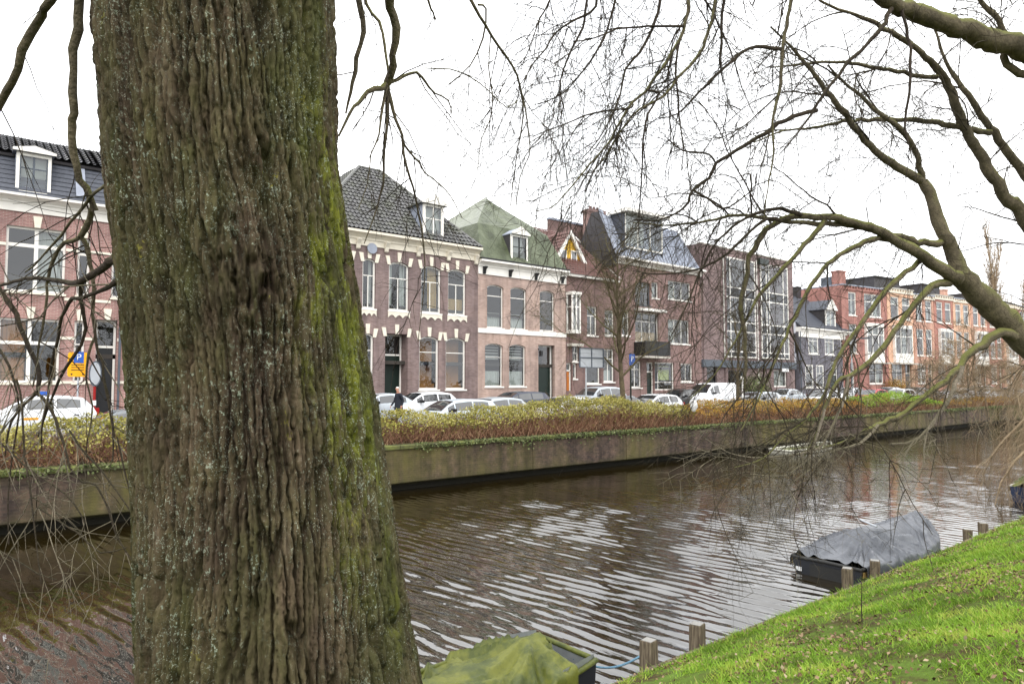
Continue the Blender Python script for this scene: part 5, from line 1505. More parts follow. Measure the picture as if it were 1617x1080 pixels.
def twig(W, p, d, L, r, lvl, droop, kink=.28, sides=3, dens=1.0):
    """One twig with side twigs; droop < 0 pulls down, > 0 lifts."""
    G = PR.gauss
    n = min(max(3 if lvl else 2, int(L/(.08 if lvl else .10))), SEG[lvl]); st = L/n
    x, y, z = p; a, b, c = d; q = 1/math.sqrt(a*a+b*b+c*c+1e-12); a *= q; b *= q; c *= q
    P = [(x, y, z)]; D = []
    for i in range(n):
        k = kink*(.55 if i else .2)
        a += G(0, k); b += G(0, k); c += G(0, k) + droop*st*3
        q = 1/math.sqrt(a*a+b*b+c*c+1e-12); a *= q; b *= q; c *= q
        x += a*st; y += b*st; z += c*st; P.append((x, y, z)); D.append((a, b, c))
    W.tube(P, [r*(1-.65*i/n) for i in range(n+1)], sides)
    if lvl > 0:
        for _ in range(max(1, int(dens*L*(7 if lvl > 1 else 9)))):
            i = PR.randint(1, n); t = D[i-1]
            twig(W, P[i], (t[0]*.75+G(0, .62), t[1]*.75+G(0, .62), t[2]*.75+G(0, .62)+droop*.25), L*PR.uniform(.22, .55), max(r*.58, .0017), lvl-1, droop, kink, 3, dens)
def branch(pxs, d0, d1, name="branch", parent=None, mat="bark_limb", W=None, wid=None, twigs=None, lvl=2, tl=(.4, 1.0), dens=5.0, droop=-.35, start=.1, sides=8, jit=.012, tr=.0045, step=.10, second=0):
    """pxs: (px, py, width in px); traced on the photograph, given its own distance d0..d1."""
    n = len(pxs); pts = []
    for i, (x, y, w) in enumerate(pxs):
        dd = d0 + (d1-d0)*i/(n-1); p = at_depth(x, y, dd); pts.append((p.x, p.y, p.z, w*dd/FPX/2))
    S = smooth_path(pts, step)
    P = S[:, :3].copy(); k = np.clip(S[:, 3], .0012, None)
    P[1:-1] += RG.normal(0, 1, P[1:-1].shape)*np.minimum(jit, k*.3)[1:-1, None]
    w = W or Wood()
    w.tube(P, k*(1+.045*RG.normal(0, 1, len(k))), sides)
    if twigs is not None:
        seg = np.linalg.norm(np.diff(P, axis=0), axis=1); tot = seg.sum()
        for _ in range(int(tot*dens)):
            i = RG.randint(int(len(P)*start), len(P)-1) if len(P)*start < len(P)-1 else len(P)-2
            t = P[i+1]-P[i]; t /= np.linalg.norm(t) + 1e-9
            q = t*.7 + RG.normal(0, .7, 3) + np.array([0, 0, droop*.6])
            twig(twigs, P[i], q, RG.uniform(*tl), min(tr*RG.uniform(.7, 1.5), k[i]*.8), lvl, droop)
    if twigs is not None and second:
        for _ in range(int(tot*second)):                    # second-order boughs that arch over and droop
            i = RG.randint(int(len(P)*max(start, .15)), len(P)-1); t = P[i+1]-P[i]; t /= np.linalg.norm(t) + 1e-9
            q = t*.9 + RG.normal(0, .5, 3) + np.array([0, 0, .25])
            twig(twigs, P[i], q, RG.uniform(.9, 2.1), min(.011*RG.uniform(.7, 1.3), k[i]*.7), 3, -.22, .20, 4, .55)
    if W is None: return w.build(name, mat, parent), P
    return None, P
def B_(tw, parent, pxs, d0, d1, **kw): return branch(pxs, d0, d1, parent=parent, twigs=tw, **kw)

# --- foreground tree: limbs above the picture and the drooping branches that hang into it
tw1 = Wood(); twl = Wood()
w = Wood()
def limb(pts, r0, r1, par, mat="bark_limb"):
    S = smooth_path([(*p, r0+(r1-r0)*i/(len(pts)-1)) for i, p in enumerate(pts)], .25)
    q = Wood(); q.tube(S[:, :3], S[:, 3], 12); q.build("limb", mat, par)
t = T1top
limb([(t.x, t.y, 6.2), (t.x-.1, t.y+.1, 7.5), (t.x-.3, t.y+.5, 9.5), (t.x-.2, t.y+1.2, 12.5)], .40, .10, T1, "bark_limb")
limb([(t.x, t.y, 6.2), (t.x+.5, t.y+.3, 7.4), (t.x+1.6, t.y+1.0, 9.0), (t.x+3.2, t.y+2.0, 11)], .28, .07, T1, "bark_limb")
limb([(t.x, t.y, 6.2), (t.x-.6, t.y+.2, 7.0), (t.x-1.7, t.y+.9, 8.4), (t.x-3.0, t.y+1.3, 10)], .25, .06, T1, "bark_limb")
kw = dict(lvl=1, tl=(.2, .6), droop=-.5, tr=.003)
K = [
 ([(430,-560,34),(560,-430,26),(625,-200,18),(618,-60,15),(615,0,14),(622,24,14),(624,67,13),(619,107,12),(612,131,13)], 2.7, 3.2, dict(dens=1, start=.8)),
 ([(612,131,9),(601,139,9),(580,147,8),(567,162,6),(552,180,5),(535,215,3)], 3.2, 3.0, dict(dens=6)),
 ([(612,131,7),(629,125,6),(645,118,5),(659,116,5),(671,131,4),(687,147,3),(708,159,2.5),(714,183,1.5)], 3.2, 3.4, dict(dens=7)),
 ([(612,131,6),(607,153,5),(601,183,4),(598,214,3),(586,244,2),(580,290,1.5),(566,330,1.2)], 3.2, 3.1, dict(dens=8)),
 ([(612,131,7),(612,153,6),(612,183,5),(607,244,4.5),(606,284,3.5),(601,306,3),(590,345,2),(575,385,1.5)], 3.2, 3.3, dict(dens=8)),
 ([(612,131,7),(618,159,6),(626,189,5),(635,214,4.5),(638,244,4),(647,281,4),(656,312,3.5),(665,360,3),(671,420,2),(668,470,1.5),(660,540,1.2)], 3.2, 3.5, dict(dens=8)),
 ([(637,225,4),(644,238,3.5),(662,257,3),(671,273,2.5),(693,290,2),(711,309,1.7),(730,345,1.3)], 3.3, 3.5, dict(dens=7)),
 ([(567,-120,12),(565,-40,11),(567,0,10),(574,31,9),(571,70,8),(561,113,7),(554,147,5),(546,180,3)], 3.4, 3.4, dict(dens=5)),
 ([(570,-60,6),(577,6,5),(598,34,5),(607,70,4.5),(612,107,4),(614,131,4)], 3.3, 3.2, dict(dens=4)),
 ([(600,-260,10),(690,-120,8),(742,0,5.5),(766,40,4.5),(787,73,4),(809,104,3.6),(821,137,3.4),(827,183,2.6),(818,232,2),(812,275,1.7),(806,324,1.2)], 3.3, 4.2, dict(dens=6, start=.45)),
 ([(821,137,3),(829,170,2.5),(835,214,2.2),(836,244,1.8),(821,281,1.6),(814,330,1.2)], 4.0, 4.2, dict(dens=6)),
 ([(755,8,3.5),(768,15,3.2),(763,61,3),(742,104,2.2),(708,134,1.6)], 3.8, 4.0, dict(dens=7)),
 ([(671,108,2),(711,110,2),(742,122,2),(772,144,1.7),(800,170,1.5),(821,156,1.2)], 3.4, 3.8, dict(dens=6)),
 ([(775,55,2),(772,107,2),(778,153,2),(774,189,1.7),(760,220,1.5),(754,269,1.2)], 3.9, 4.0, dict(dens=6)),
 ([(600,-260,8),(650,-90,6),(676,0,4),(684,20,3),(688,31,2.5)], 3.3, 3.6, dict(dens=5)),
 # left of the trunk
 ([(330,-620,30),(220,-430,22),(140,-140,15),(80,0,13),(63,23,13),(37,83,13),(17,127,12),(-2,165,11),(-40,240,8)], 2.8, 3.2, dict(dens=1.5, start=.5)),
 ([(340,-560,32),(210,-350,22),(140,-120,17),(127,0,15),(122,47,14),(117,110,13),(117,177,12),(112,200,13),(115,240,12),(127,280,12),(140,310,11),(150,333,10)], 2.8, 3.0, dict(dens=1.5, start=.5)),
 ([(146,328,8),(143,336,9),(135,359,9),(127,374,9)], 3.0, 3.05, dict(dens=4)),
 ([(127,374,7),(114,380,7),(93,395,6),(80,426,5),(74,450,4.5),(73,480,4),(66,520,3.5),(60,560,3),(52,610,2.5)], 3.05, 3.3, dict(dens=7)),
 ([(127,374,8),(135,385,8),(141,405,7),(145,429,6),(148,455,6),(147,500,5),(150,530,4.5),(140,560,4),(136,600,3),(146,640,2.5),(140,690,2)], 3.05, 3.2, dict(dens=7)),
 ([(200,405,16),(176,413,13),(155,426,12),(130,444,10),(114,449,9),(96,444,7),(75,441,7),(52,439,6),(30,443,5),(15,447,5),(-10,452,4)], 2.75, 3.4, dict(dens=6)),
 ([(190,280,7),(166,294,5),(145,309,5),(124,335,5),(96,372,4),(65,408,3),(40,430,2)], 2.7, 3.4, dict(dens=6)),
 ([(195,435,11),(178,450,9),(158,460,7),(130,471,6),(114,471,6),(104,490,5),(96,512,5),(88,548,4.5),(78,585,4),(75,634,3.5),(67,673,3),(66,712,2)], 2.75, 3.3, dict(dens=7)),
 ([(130,444,6),(128,471,6),(135,518,5.5),(127,544,5),(104,580,4.5),(86,616,4),(74,650,3),(60,690,2)], 3.0, 3.3, dict(dens=7)),
 ([(-10,440,9),(0,458,8),(15,481,8),(34,515,7),(49,554,7),(61,585,7),(60,611,6),(54,624,5),(26,652,4),(13,681,3),(8,720,2)], 3.2, 3.2, dict(dens=7)),
 ([(57,621,5),(75,637,5),(88,663,4.5),(101,699,4),(110,738,3.5),(130,760,3),(151,766,3),(171,803,2.7),(183,844,2.4),(216,897,1.6)], 3.2, 3.0, dict(dens=8)),
 ([(150,505,5),(152,540,4.5),(160,575,4),(166,606,4),(174,652,3.5),(179,691,3),(178,730,2)], 3.1, 3.0, dict(dens=7)),
 ([(26,600,3.5),(35,640,3.2),(39,721,3),(49,783,2.8),(57,852,2.2),(65,921,1.5)], 3.2, 3.0, dict(dens=8)),
 ([(110,680,3),(126,705,3),(159,742,2.7),(183,774,2.4),(212,815,1.6)], 3.1, 3.0, dict(dens=8)),
 ([(-10,690,3),(40,735,3),(75,760,2.8),(102,779,2.6),(130,815,2.2),(133,835,1.5)], 3.2, 3.1, dict(dens=8)),
 ([(60,800,3),(94,823,2.6),(122,840,2.4),(159,872,2.2),(200,864,1.4)], 3.1, 3.0, dict(dens=8)),
 ([(-20,860,3),(20,880,2.5),(60,905,2),(90,915,1.4)], 3.2, 3.1, dict(dens=8)),
 ([(-30,520,5),(5,560,4),(22,600,3.5),(30,650,3),(20,720,2.4),(12,790,2),(14,860,1.5)], 3.3, 3.2, dict(dens=8)),
 ([(185,690,3),(196,740,2.6),(207,790,2.2),(214,830,1.5)], 2.9, 2.9, dict(dens=6)),
]
for pxs, d0, d1, k2 in K:
    kk = dict(kw); kk.update(k2)
    low = min(y for x, y, w_ in pxs) > 400 and max(x for x, y, w_ in pxs) < 260
    B_(twl if low else tw1, T1, pxs, d0, d1, mat="bark_limb" if not low else "bark_twig", **kk)
tw1.build("twigs", "bark_twig", T1, "stuff")
twl.build("twigs", "bark_pale", T1, "stuff")

# --- the leaning tree on the right
T2 = tag(empty("leaning_tree", (0, 0, 0)), "bare mossy tree leaning in from the right with arching branches over the water", "tree")
tw2 = Wood(); tw3 = Wood()
kw = dict(lvl=2, tl=(.35, 1.35), droop=-.24, tr=.0045, dens=9)
A = at_depth(1768, 880, 10.5)
L2 = [
 ([(1778,900,120),(1772,830,96),(1752,720,76),(1700,622,58),(1617,538,47),(1561,479,42),(1517,435,37),(1509,414,28),(1497,380,22)], 10.5, 9.5, dict(dens=.4, start=.6), "trunk"),
 ([(1517,435,30),(1510,415,27),(1497,380,24),(1480,340,22),(1470,307,20),(1457,287,19)], 9.5, 9.6, dict(dens=2), "branch"),
 ([(1457,287,16),(1417,263,14),(1374,230,12),(1350,200,11),(1327,170,10),(1304,143,8),(1274,103,6),(1247,72,4),(1217,43,2.5)], 9.6, 8.6, dict(), "branch"),
 ([(1457,287,11),(1450,253,10),(1437,223,9),(1420,203,8),(1390,180,7),(1360,153,5.5),(1330,127,4),(1307,103,3)], 9.6, 9.0, dict(), "branch"),
 ([(1510,440,26),(1501,433,24),(1469,414,22),(1436,391,20),(1413,380,18),(1381,363,17),(1339,349,15),(1302,342,13),(1265,340,12),(1233,349,11),(1210,363,10),(1191,391,9),(1182,419,8),(1175,456,7.5),(1170,484,7),(1175,520,6.5),(1177,567,5),(1176,613,3.5)], 9.5, 8.3, dict(), "branch"),
 ([(1500,385,16),(1459,384,13),(1422,375,11),(1386,366,10),(1339,356,9),(1293,354,8),(1256,352,7),(1210,345,6),(1163,340,5),(1117,349,4),(1060,356,3),(1000,352,2)], 9.6, 8.4, dict(), "branch"),
 ([(1500,446,15),(1473,451,13),(1441,484,11),(1422,511,10),(1395,548,9),(1367,576,8),(1339,595,7),(1321,604,6),(1302,646,5),(1293,678,4),(1270,720,2.5)], 9.5, 8.6, dict(), "branch"),
 ([(1460,408,11),(1441,423,10),(1413,442,9),(1395,465,8),(1371,498,7.5),(1339,539,7),(1316,581,6),(1302,622,5),(1274,660,4),(1237,692,3),(1205,724,2.4),(1160,738,1.6)], 9.5, 8.2, dict(), "branch"),
 ([(1413,380,10),(1376,380,9),(1348,391,8),(1316,410,7.5),(1293,433,7),(1274,461,6.5),(1256,498,6),(1242,530,5),(1228,558,4.5),(1210,604,3.5),(1196,632,2.5),(1170,680,1.8)], 9.3, 8.0, dict(), "branch"),
 ([(1302,350,9),(1279,377,8),(1256,405,7),(1228,433,6.5),(1200,465,5.5),(1182,498,4),(1160,540,3),(1130,590,2),(1090,630,1.6)], 9.0, 8.2, dict(), "branch"),
 ([(1600,530,22),(1580,525,18),(1561,537,16),(1534,558,14),(1515,581,12),(1483,609,10.5),(1441,641,9),(1413,660,9),(1386,671,7),(1348,692,5),(1310,705,3.5),(1270,712,2)], 9.9, 8.9, dict(), "branch"),
 ([(1520,578,8),(1501,627,7),(1487,650,6),(1469,674,5),(1441,697,4),(1404,701,2.5)], 9.5, 9.2, dict(), "branch"),
 ([(1265,340,7),(1236,330,6),(1200,335,5),(1165,352,4),(1130,385,3.5),(1105,430,3),(1085,480,2.5),(1060,530,2)], 8.8, 8.0, dict(), "branch"),
 ([(1233,349,6),(1215,345,5),(1190,360,4.5),(1150,400,4),(1120,418,3.5),(1090,428,3),(1040,433,2.4),(1000,428,1.8)], 8.6, 8.0, dict(), "branch"),
 ([(1339,595,5),(1330,640,4.5),(1318,665,4),(1300,700,3.5),(1270,715,3),(1240,720,2.6),(1190,722,2.2),(1150,714,1.8),(1110,690,1.4)], 8.9, 8.2, dict(dens=10), "branch"),
 ([(1302,646,4.5),(1290,690,4),(1275,725,3.5),(1250,745,3),(1225,752,2.6),(1185,748,2)], 8.7, 8.3, dict(dens=11), "branch"),
 ([(1386,671,5),(1370,690,4.5),(1345,705,4),(1310,712,3),(1280,740,2.4),(1250,762,2)], 9.0, 8.6, dict(dens=10), "branch"),
 # the two stems that rise out of the picture, and the thick bough across the corner
 ([(1775,860,70),(1735,640,46),(1690,470,34),(1617,343,24),(1587,310,22),(1554,253,20),(1527,207,18),(1504,150,16),(1487,120,14),(1470,97,12),(1444,77,10),(1417,57,8),(1384,37,7),(1350,23,5),(1310,10,4),(1260,-20,3)], 10.6, 9.4, dict(start=.3), "branch"),
 ([(1690,470,24),(1655,360,20),(1617,277,17),(1590,240,15),(1564,203,13),(1544,173,11),(1527,150,9),(1500,110,6),(1480,60,4),(1470,10,3)], 10.5, 10.3, dict(start=.2), "branch"),
 ([(1564,210,9),(1537,205,9),(1510,200,8.5),(1470,193,8),(1430,190,7.5),(1404,188,7),(1360,190,6),(1330,193,5),(1284,202,4),(1237,207,3),(1190,225,2)], 10.3, 9.4, dict(), "branch"),
 ([(1480,122,8),(1450,120,7),(1417,113,6.5),(1384,108,6),(1344,100,5),(1300,98,4),(1257,103,3),(1217,107,2)], 9.9, 9.3, dict(), "branch"),
 ([(1779,880,60),(1790,600,46),(1760,300,42),(1690,140,40),(1617,78,40),(1560,62,38),(1500,38,34),(1440,18,31),(1400,0,28),(1330,-50,26),(1240,-110,22),(1130,-150,19),(1010,-165,14),(900,-150,9)], 10.4, 7.2, dict(start=.5, dens=1.5), "branch"),
 ([(1640,120,16),(1600,110,14),(1585,90,13),(1590,60,11),(1570,25,9),(1545,0,7),(1520,-40,5)], 9.6, 9.4, dict(), "branch"),
 ([(1408,14,7),(1398,35,7),(1384,53,6.5),(1360,80,6),(1340,97,5.5),(1324,120,5),(1304,143,4.5),(1277,187,3.5),(1257,213,2.5),(1230,245,1.6)], 8.4, 8.0, dict(), "branch"),
 ([(1425,15,5),(1427,30,4.5),(1437,77,4.5),(1437,133,4),(1430,187,3.5),(1432,215,2.4),(1440,250,1.5)], 8.5, 8.4, dict(dens=5), "branch"),
 ([(1270,-90,8),(1250,0,6),(1237,67,6),(1232,133,5),(1220,193,4),(1222,240,3),(1212,300,2),(1206,345,1.4)], 7.9, 7.7, dict(dens=5), "branch"),
 ([(1233,78,6),(1193,75,5.5),(1173,83,5),(1153,98,4.5),(1117,133,4),(1093,157,3.5),(1070,180,2.5),(1040,187,1.8)], 7.8, 7.4, dict(), "branch"),
 ([(1290,175,7),(1240,190,7),(1210,210,6.5),(1173,233,6),(1130,258,5.5),(1120,283,5),(1093,300,4.5),(1087,320,4),(1067,337,3),(1040,348,2.4),(1000,347,1.6)], 8.8, 8.0, dict(), "branch"),
 ([(1130,258,3),(1120,245,3),(1100,240,2.6),(1075,237,2),(1050,215,1.5)], 8.4, 8.2, dict(), "branch"),
 ([(1093,300,3.5),(1120,315,3.2),(1140,330,3),(1165,318,2.4),(1190,300,1.6)], 8.3, 8.3, dict(), "branch"),
 # the curtain hanging from the bough above
 ([(1095,-152,9),(1092,-60,7),(1087,0,6.5),(1087,20,6),(1073,63,5.5),(1053,97,5),(1037,120,4.6),(1020,143,4.3),(997,163,4),(983,187,3.6),(973,203,3.3),(963,223,3),(940,250,2.8),(917,277,2.5),(890,310,2.2),(870,328,1.8),(845,334,1.2)], 7.4, 6.6, dict(start=.2), "branch"),
 ([(1145,-145,9),(1136,-60,7),(1130,0,6),(1123,33,5.5),(1110,77,5),(1090,103,4.6),(1070,123,4.2),(1047,153,3.8),(1010,173,3.2),(985,200,2.6),(960,240,2),(935,275,1.4)], 7.5, 6.8, dict(start=.2), "branch"),
 ([(1050,-160,7),(1046,-60,5.5),(1043,0,5),(1030,47,4.5),(1010,83,4),(987,110,3.4),(980,147,3),(968,180,2.5),(945,220,2),(920,250,1.4)], 7.3, 6.8, dict(start=.2), "branch"),
 ([(1020,143,3.5),(1040,148,3.4),(1023,180,3.2),(1017,210,3),(1015,233,2.8),(1012,300,2.2),(1007,350,1.5)], 7.0, 7.0, dict(dens=5), "branch"),
 ([(1072,70,3.5),(1067,100,3.2),(1070,153,3),(1073,187,2.6),(1079,233,2),(1076,270,1.4)], 7.1, 7.1, dict(dens=5), "branch"),
 ([(1000,165,3),(993,172,3),(957,175,2.8),(923,183,2.5),(890,197,2.2),(860,208,1.8),(838,218,1.3)], 6.9, 6.6, dict(), "branch"),
 ([(940,-155,6),(932,-60,5),(927,0,4.5),(920,43,4),(903,77,3.4),(890,110,2.8),(883,143,2.2),(870,170,1.5)], 7.2, 6.8, dict(start=.3), "branch"),
 ([(985,-160,6),(960,-60,5),(940,10,4.2),(923,25,4),(900,37,3.5),(877,53,3),(860,80,2.5),(840,103,2),(825,135,1.4)], 7.2, 6.6, dict(start=.3), "branch"),
 ([(1080,42,4),(1040,42,3.6),(1007,43,3.2),(973,47,2.8),(940,60,2.4),(905,66,1.6)], 7.2, 6.8, dict(), "branch"),
 ([(1000,-163,6),(985,-60,4.6),(972,0,4),(960,45,3.4),(940,85,3),(915,120,2.5),(885,150,2),(850,165,1.4)], 7.3, 6.8, dict(start=.3), "branch"),
 ([(1180,-135,7),(1160,-50,5.5),(1143,0,5),(1140,40,4.4),(1139,70,4),(1137,98,3),(1142,130,2)], 7.6, 7.4, dict(start=.3), "branch"),
 ([(905,-150,5),(880,-60,4),(868,0,3),(852,30,2.5),(838,70,1.8),(822,110,1.3)], 7.1, 6.8, dict(start=.3), "branch"),
]
for pxs, d0, d1, k2, nm in L2:
    pxs = [(x, y, w_*.87 if w_ > 9 else w_) for x, y, w_ in pxs]
    kk = dict(kw); kk.update(k2)
    mx_y = max(y for x, y, w_ in pxs)
    if max(w_ for x, y, w_ in pxs) > 7 and nm != 'trunk' and 'second' not in kk: kk['second'] = 1.7; kk['dens'] = kk['dens']*.7
    thin = max(w_ for x, y, w_ in pxs) < 8
    low = min(y for x, y, w_ in pxs) > 560
    B_(tw3 if low else tw2, T2, pxs, d0, d1, name=nm, mat="bark_pale" if low else "bark_twig" if thin else "bark_limb", sides=14 if nm == "trunk" else 8, **kk)
tw2.build("twigs", "bark_twig", T2, "stuff")
tw3.build("twigs", "bark_pale", T2, "stuff")

# ------------------------------------------------------------------ smaller and farther bare trees
SEG[:] = [2, 3, 5, 5]
def bare_tree(name, label, loc, H, seed, mat="bark_street", spread=.55, droop=.12, lean=(0, 0), n1=14, r0=.12, lvl=2, first=.28, tl=.42, dens=.55, tr=.012, group=None, up=.9, cat="tree"):
    global RG
    RG = np.random.RandomState(seed)
    root = tag(empty(name, loc), label, cat, group)
    pts = [(0, 0, -.1)]; d = np.array([lean[0], lean[1], 1.0])
    for i in range(8): d = d + RG.normal(0, .06, 3); d /= np.linalg.norm(d); pts.append(tuple(np.array(pts[-1]) + d*H/8))
    rad = [r0*(1-.85*i/8) for i in range(9)]
    S = smooth_path([(*p, r) for p, r in zip(pts, rad)], H/40)
    w = Wood(); w.tube(S[:, :3], S[:, 3], 8); w.build("trunk", mat, root)
    cw, tw = Wood(), Wood()
    for i in range(n1):
        f = first + (1-first)*(i+.5)/n1; p = S[int(f*(len(S)-1)), :3]
        g = i*2.4 + RG.uniform(-.4, .4); dd = np.array([math.cos(g)*spread, math.sin(g)*spread, up*(.5+.5*f)])
        L = H*tl*(1-.55*(f-first)/(1-first)); n = 7; P = [p]
        for k in range(n):
            dd = dd + RG.normal(0, .13, 3) + np.array([0, 0, droop*.8]); dd /= np.linalg.norm(dd); P.append(P[-1]+dd*L/n)
        P = np.array(P); rr = np.linspace(r0*.42*(1-.5*f), r0*.06, n+1); cw.tube(P, rr, 5)
        for _ in range(int(L*6*dens)+3):
            k = RG.randint(1, n+1); q = (P[k]-P[k-1])/np.linalg.norm(P[k]-P[k-1])*.8 + RG.normal(0, .55, 3) + np.array([0, 0, droop])
            twig(tw, P[k], q, L*RG.uniform(.2, .5), tr, lvl, droop, .22, 3, dens)
    cw.build("limbs", mat, root); tw.build("twigs", mat, root, "stuff")
    return root
p = at_y(985, 615, 24.0)
bare_tree("street_tree", "slender bare street tree in front of the gabled house", (p.x, 24.0, 1.7), 9.0, 3, lean=(-.10, 0), spread=.8, n1=22, r0=.17, droop=.05, dens=.72, tr=.011, tl=.5)
p = at_y(1164, 615, 24.3)
bare_tree("street_tree", "thin bare street tree in front of the glass bayed flats", (p.x, 24.3, 1.7), 6.5, 5, spread=.4, n1=12, r0=.13, droop=.1, dens=.4, tr=.012)
p = at_y(1338, 615, 24.3)
bare_tree("street_tree", "small bare street tree before the grey brick house", (p.x, 24.3, 1.7), 5.5, 6, spread=.45, n1=11, r0=.09, droop=.1, dens=.4, tr=.012)
# weeping straw-coloured tree on the near bank farther along
p = at_depth(1765, 700, 22)
bare_tree("weeping_tree", "straw coloured weeping tree trailing its twigs over the canal at right", (p.x, p.y, .5), 7.6, 8, mat="bark_straw", spread=1.2, droop=-.34, n1=26, r0=.26, lvl=2, first=.25, tl=.75, dens=.62, tr=.010, up=.7)
p = at_depth(1770, 700, 29)
bare_tree("weeping_tree", "second straw coloured weeping tree, behind the first at the right edge", (p.x, p.y, .4), 9.0, 9, mat="bark_straw", spread=1.2, droop=-.28, n1=24, r0=.26, lvl=2, first=.25, tl=.75, dens=.5, tr=.012, up=.7)
for i, (px, Y, H, lab) in enumerate(((1502, 23.4, 6, "brown leafless bush on the quay before the orange terrace"), (1542, 23.4, 7.5, "tall brown leafless bush on the quay, right of the smaller one"), (1583, 23.4, 7, "brown leafless bush on the quay at the right edge"), (1470, 23.3, 4.5, "small brown leafless bush on the quay, left of the others"))):
    p = at_y(px, 620, Y); q = path(p.x, Y) if p.x > BEND_X else (p.x, Y)
    bare_tree("quay_bush", lab, (q[0], q[1], 1.6), H, 20+i, mat="bark_straw", spread=.8, droop=-.1, n1=20, r0=.12, lvl=1, first=.06, tl=.6, dens=1.2, tr=.015, up=.9, group="leafless bushes on the quay", cat="bush")
# tall poplars and trees behind the terrace
for i, (px, dpt, H, lab) in enumerate(((1556, 135, 29, "tall narrow bare poplar behind the terrace, left of its pair"), (1592, 130, 31, "tall narrow bare poplar behind the terrace, nearest the right edge"), (1622, 140, 33, "tall narrow bare poplar cut by the right edge"))):
    p = at_depth(px, 604, dpt)
    bare_tree("poplar_tree", lab, (p.x, p.y, 1.9), H, 40+i, mat="bark_straw", spread=.26, droop=.25, n1=38, r0=.32, lvl=1, first=.12, tl=.24, dens=.35, tr=.03, group="poplars behind the terrace", up=1.2)

# a thin sapling on the grass bank
p = at_z(1362, 985, 1.0)
bare_tree("sapling", "thin leafless sapling standing in the grass of the bank", (p.x, p.y, bank_z(p.x, p.y)), .95, 61, mat="bark_twig", spread=.5, droop=.1, n1=6, r0=.007, lvl=1, first=.3, tl=.35, dens=.8, tr=.002, up=.8, cat="sapling")
# ------------------------------------------------------------------ grass, litter, hedge, ivy
def add_tint(o, t):
    a = o.data.attributes.new("tint", 'FLOAT', 'POINT'); a.data.foreach_set("value", np.asarray(t, np.float32))
def cards(name, P, N, size, mat, parent=None, seed=1, tint=None, aspect=.6, flat=.0):
    """Leaf-sized diamond faces: P centres, N rough facing."""
    rs = np.random.RandomState(seed); n = len(P)
    d = rs.normal(0, 1, (n, 3)) + N*flat; d /= np.linalg.norm(d, axis=1)[:, None]
    a = np.cross(d, rs.normal(0, 1, (n, 3))); a /= np.linalg.norm(a, axis=1)[:, None]; b = np.cross(d, a)
    s = size*rs.uniform(.6, 1.3, n)[:, None]
    V = np.stack([P-a*s, P-b*s*aspect+d*s*.15, P+a*s, P+b*s*aspect+d*s*.15], 1).reshape(-1, 3)
    o = np_mesh(name, V, np.arange(n*4).reshape(-1, 4), mat, parent, smooth=False)
    add_tint(o, np.repeat(tint if tint is not None else rs.rand(n), 4)); return o
def blades(name, P, H, W, lean, mat, parent=None, seed=1, tint=None):
    """Tapered leaning blades, one face each."""
    rs = np.random.RandomState(seed); n = len(P)
    g = rs.uniform(0, 2*math.pi, n); w = np.stack([np.cos(g), np.sin(g), 0*g], 1)*W[:, None]
    l = np.stack([rs.normal(0, lean, n), rs.normal(0, lean, n), 0*g], 1)*H[:, None]; up = np.array([0, 0, 1.0])
    t = P + l*1.2 + up*(H*(.95-.25*np.abs(rs.normal(0, .5, n))))[:, None]
    V = np.stack([P-w, P+w, t+w*.2, t-w*.2], 1).reshape(-1, 3)
    o = np_mesh(name, V, np.arange(n*4).reshape(-1, 4), mat, parent, smooth=False)
    add_tint(o, np.repeat(tint if tint is not None else rs.rand(n), 4)); return o
rs = np.random.RandomState(12)
# grass on the near bank: denser near the camera, thin where soil shows
def bank_points(n, seed, x0, x1, ylo, yhi=EDGE_Y-.02):
    r = np.random.RandomState(seed); x = r.uniform(x0, x1, n); y = r.uniform(ylo, yhi, n)
    return x, y
_bp = np.array(BANK[::-1])
def bz(x, y):
    k = np.clip((EDGE_Y-y)/.8, 0, 1)
    return np.interp(y, _bp[:, 0], _bp[:, 1]) + k*(vnoise(x*.9, y*.9)-.5)*.16 + k*(vnoise(x*3+9, y*3)-.5)*.05
xs_, ys_ = [], []
for n, x0, x1, lo in ((90000, 1.5, 9, .2), (80000, 7, 15, .0), (60000, 14, 24, 0), (20000, 22, 34, 0)):
    x, y = bank_points(n, int(x0*10)+3, x0, x1, lo); xs_.append(x); ys_.append(y)
x = np.concatenate(xs_); y = np.concatenate(ys_)
# keep only what the view can meet (a margin for a step to the side)
dep = x*math.cos(TH)+y*math.sin(TH); lat = x*math.sin(TH)-y*math.cos(TH)
cov = vnoise(x*1.3, y*1.3)*.6 + vnoise(x*4+5, y*4+3)*.4
keep = (dep > 2.6) & (lat > -.05*dep-.3) & (lat < dep*.95+1) & (rs.rand(len(x)) < np.clip((cov-.32)*3.2, .06, 1))
x, y, cov = x[keep], y[keep], cov[keep]
P = np.stack([x, y, bz(x, y)-.01], 1)
tn = np.clip(.15 + .75*vnoise(x*2.2+11, y*2.2) + rs.normal(0, .13, len(x)) , 0, .86); tn = np.where(rs.rand(len(x)) < .05, rs.uniform(.86, 1, len(x)), tn)
H = rs.uniform(.022, .062, len(x))*(.4+1.2*cov); Wd = rs.uniform(.0035, .0065, len(x))*np.clip(dep[keep]/6, 1, 2.2)
tag(blades("grass", P, H, Wd, .55, "grass_blades", None, 5, tn), "short green grass covering the near bank", "grass", kind="stuff")
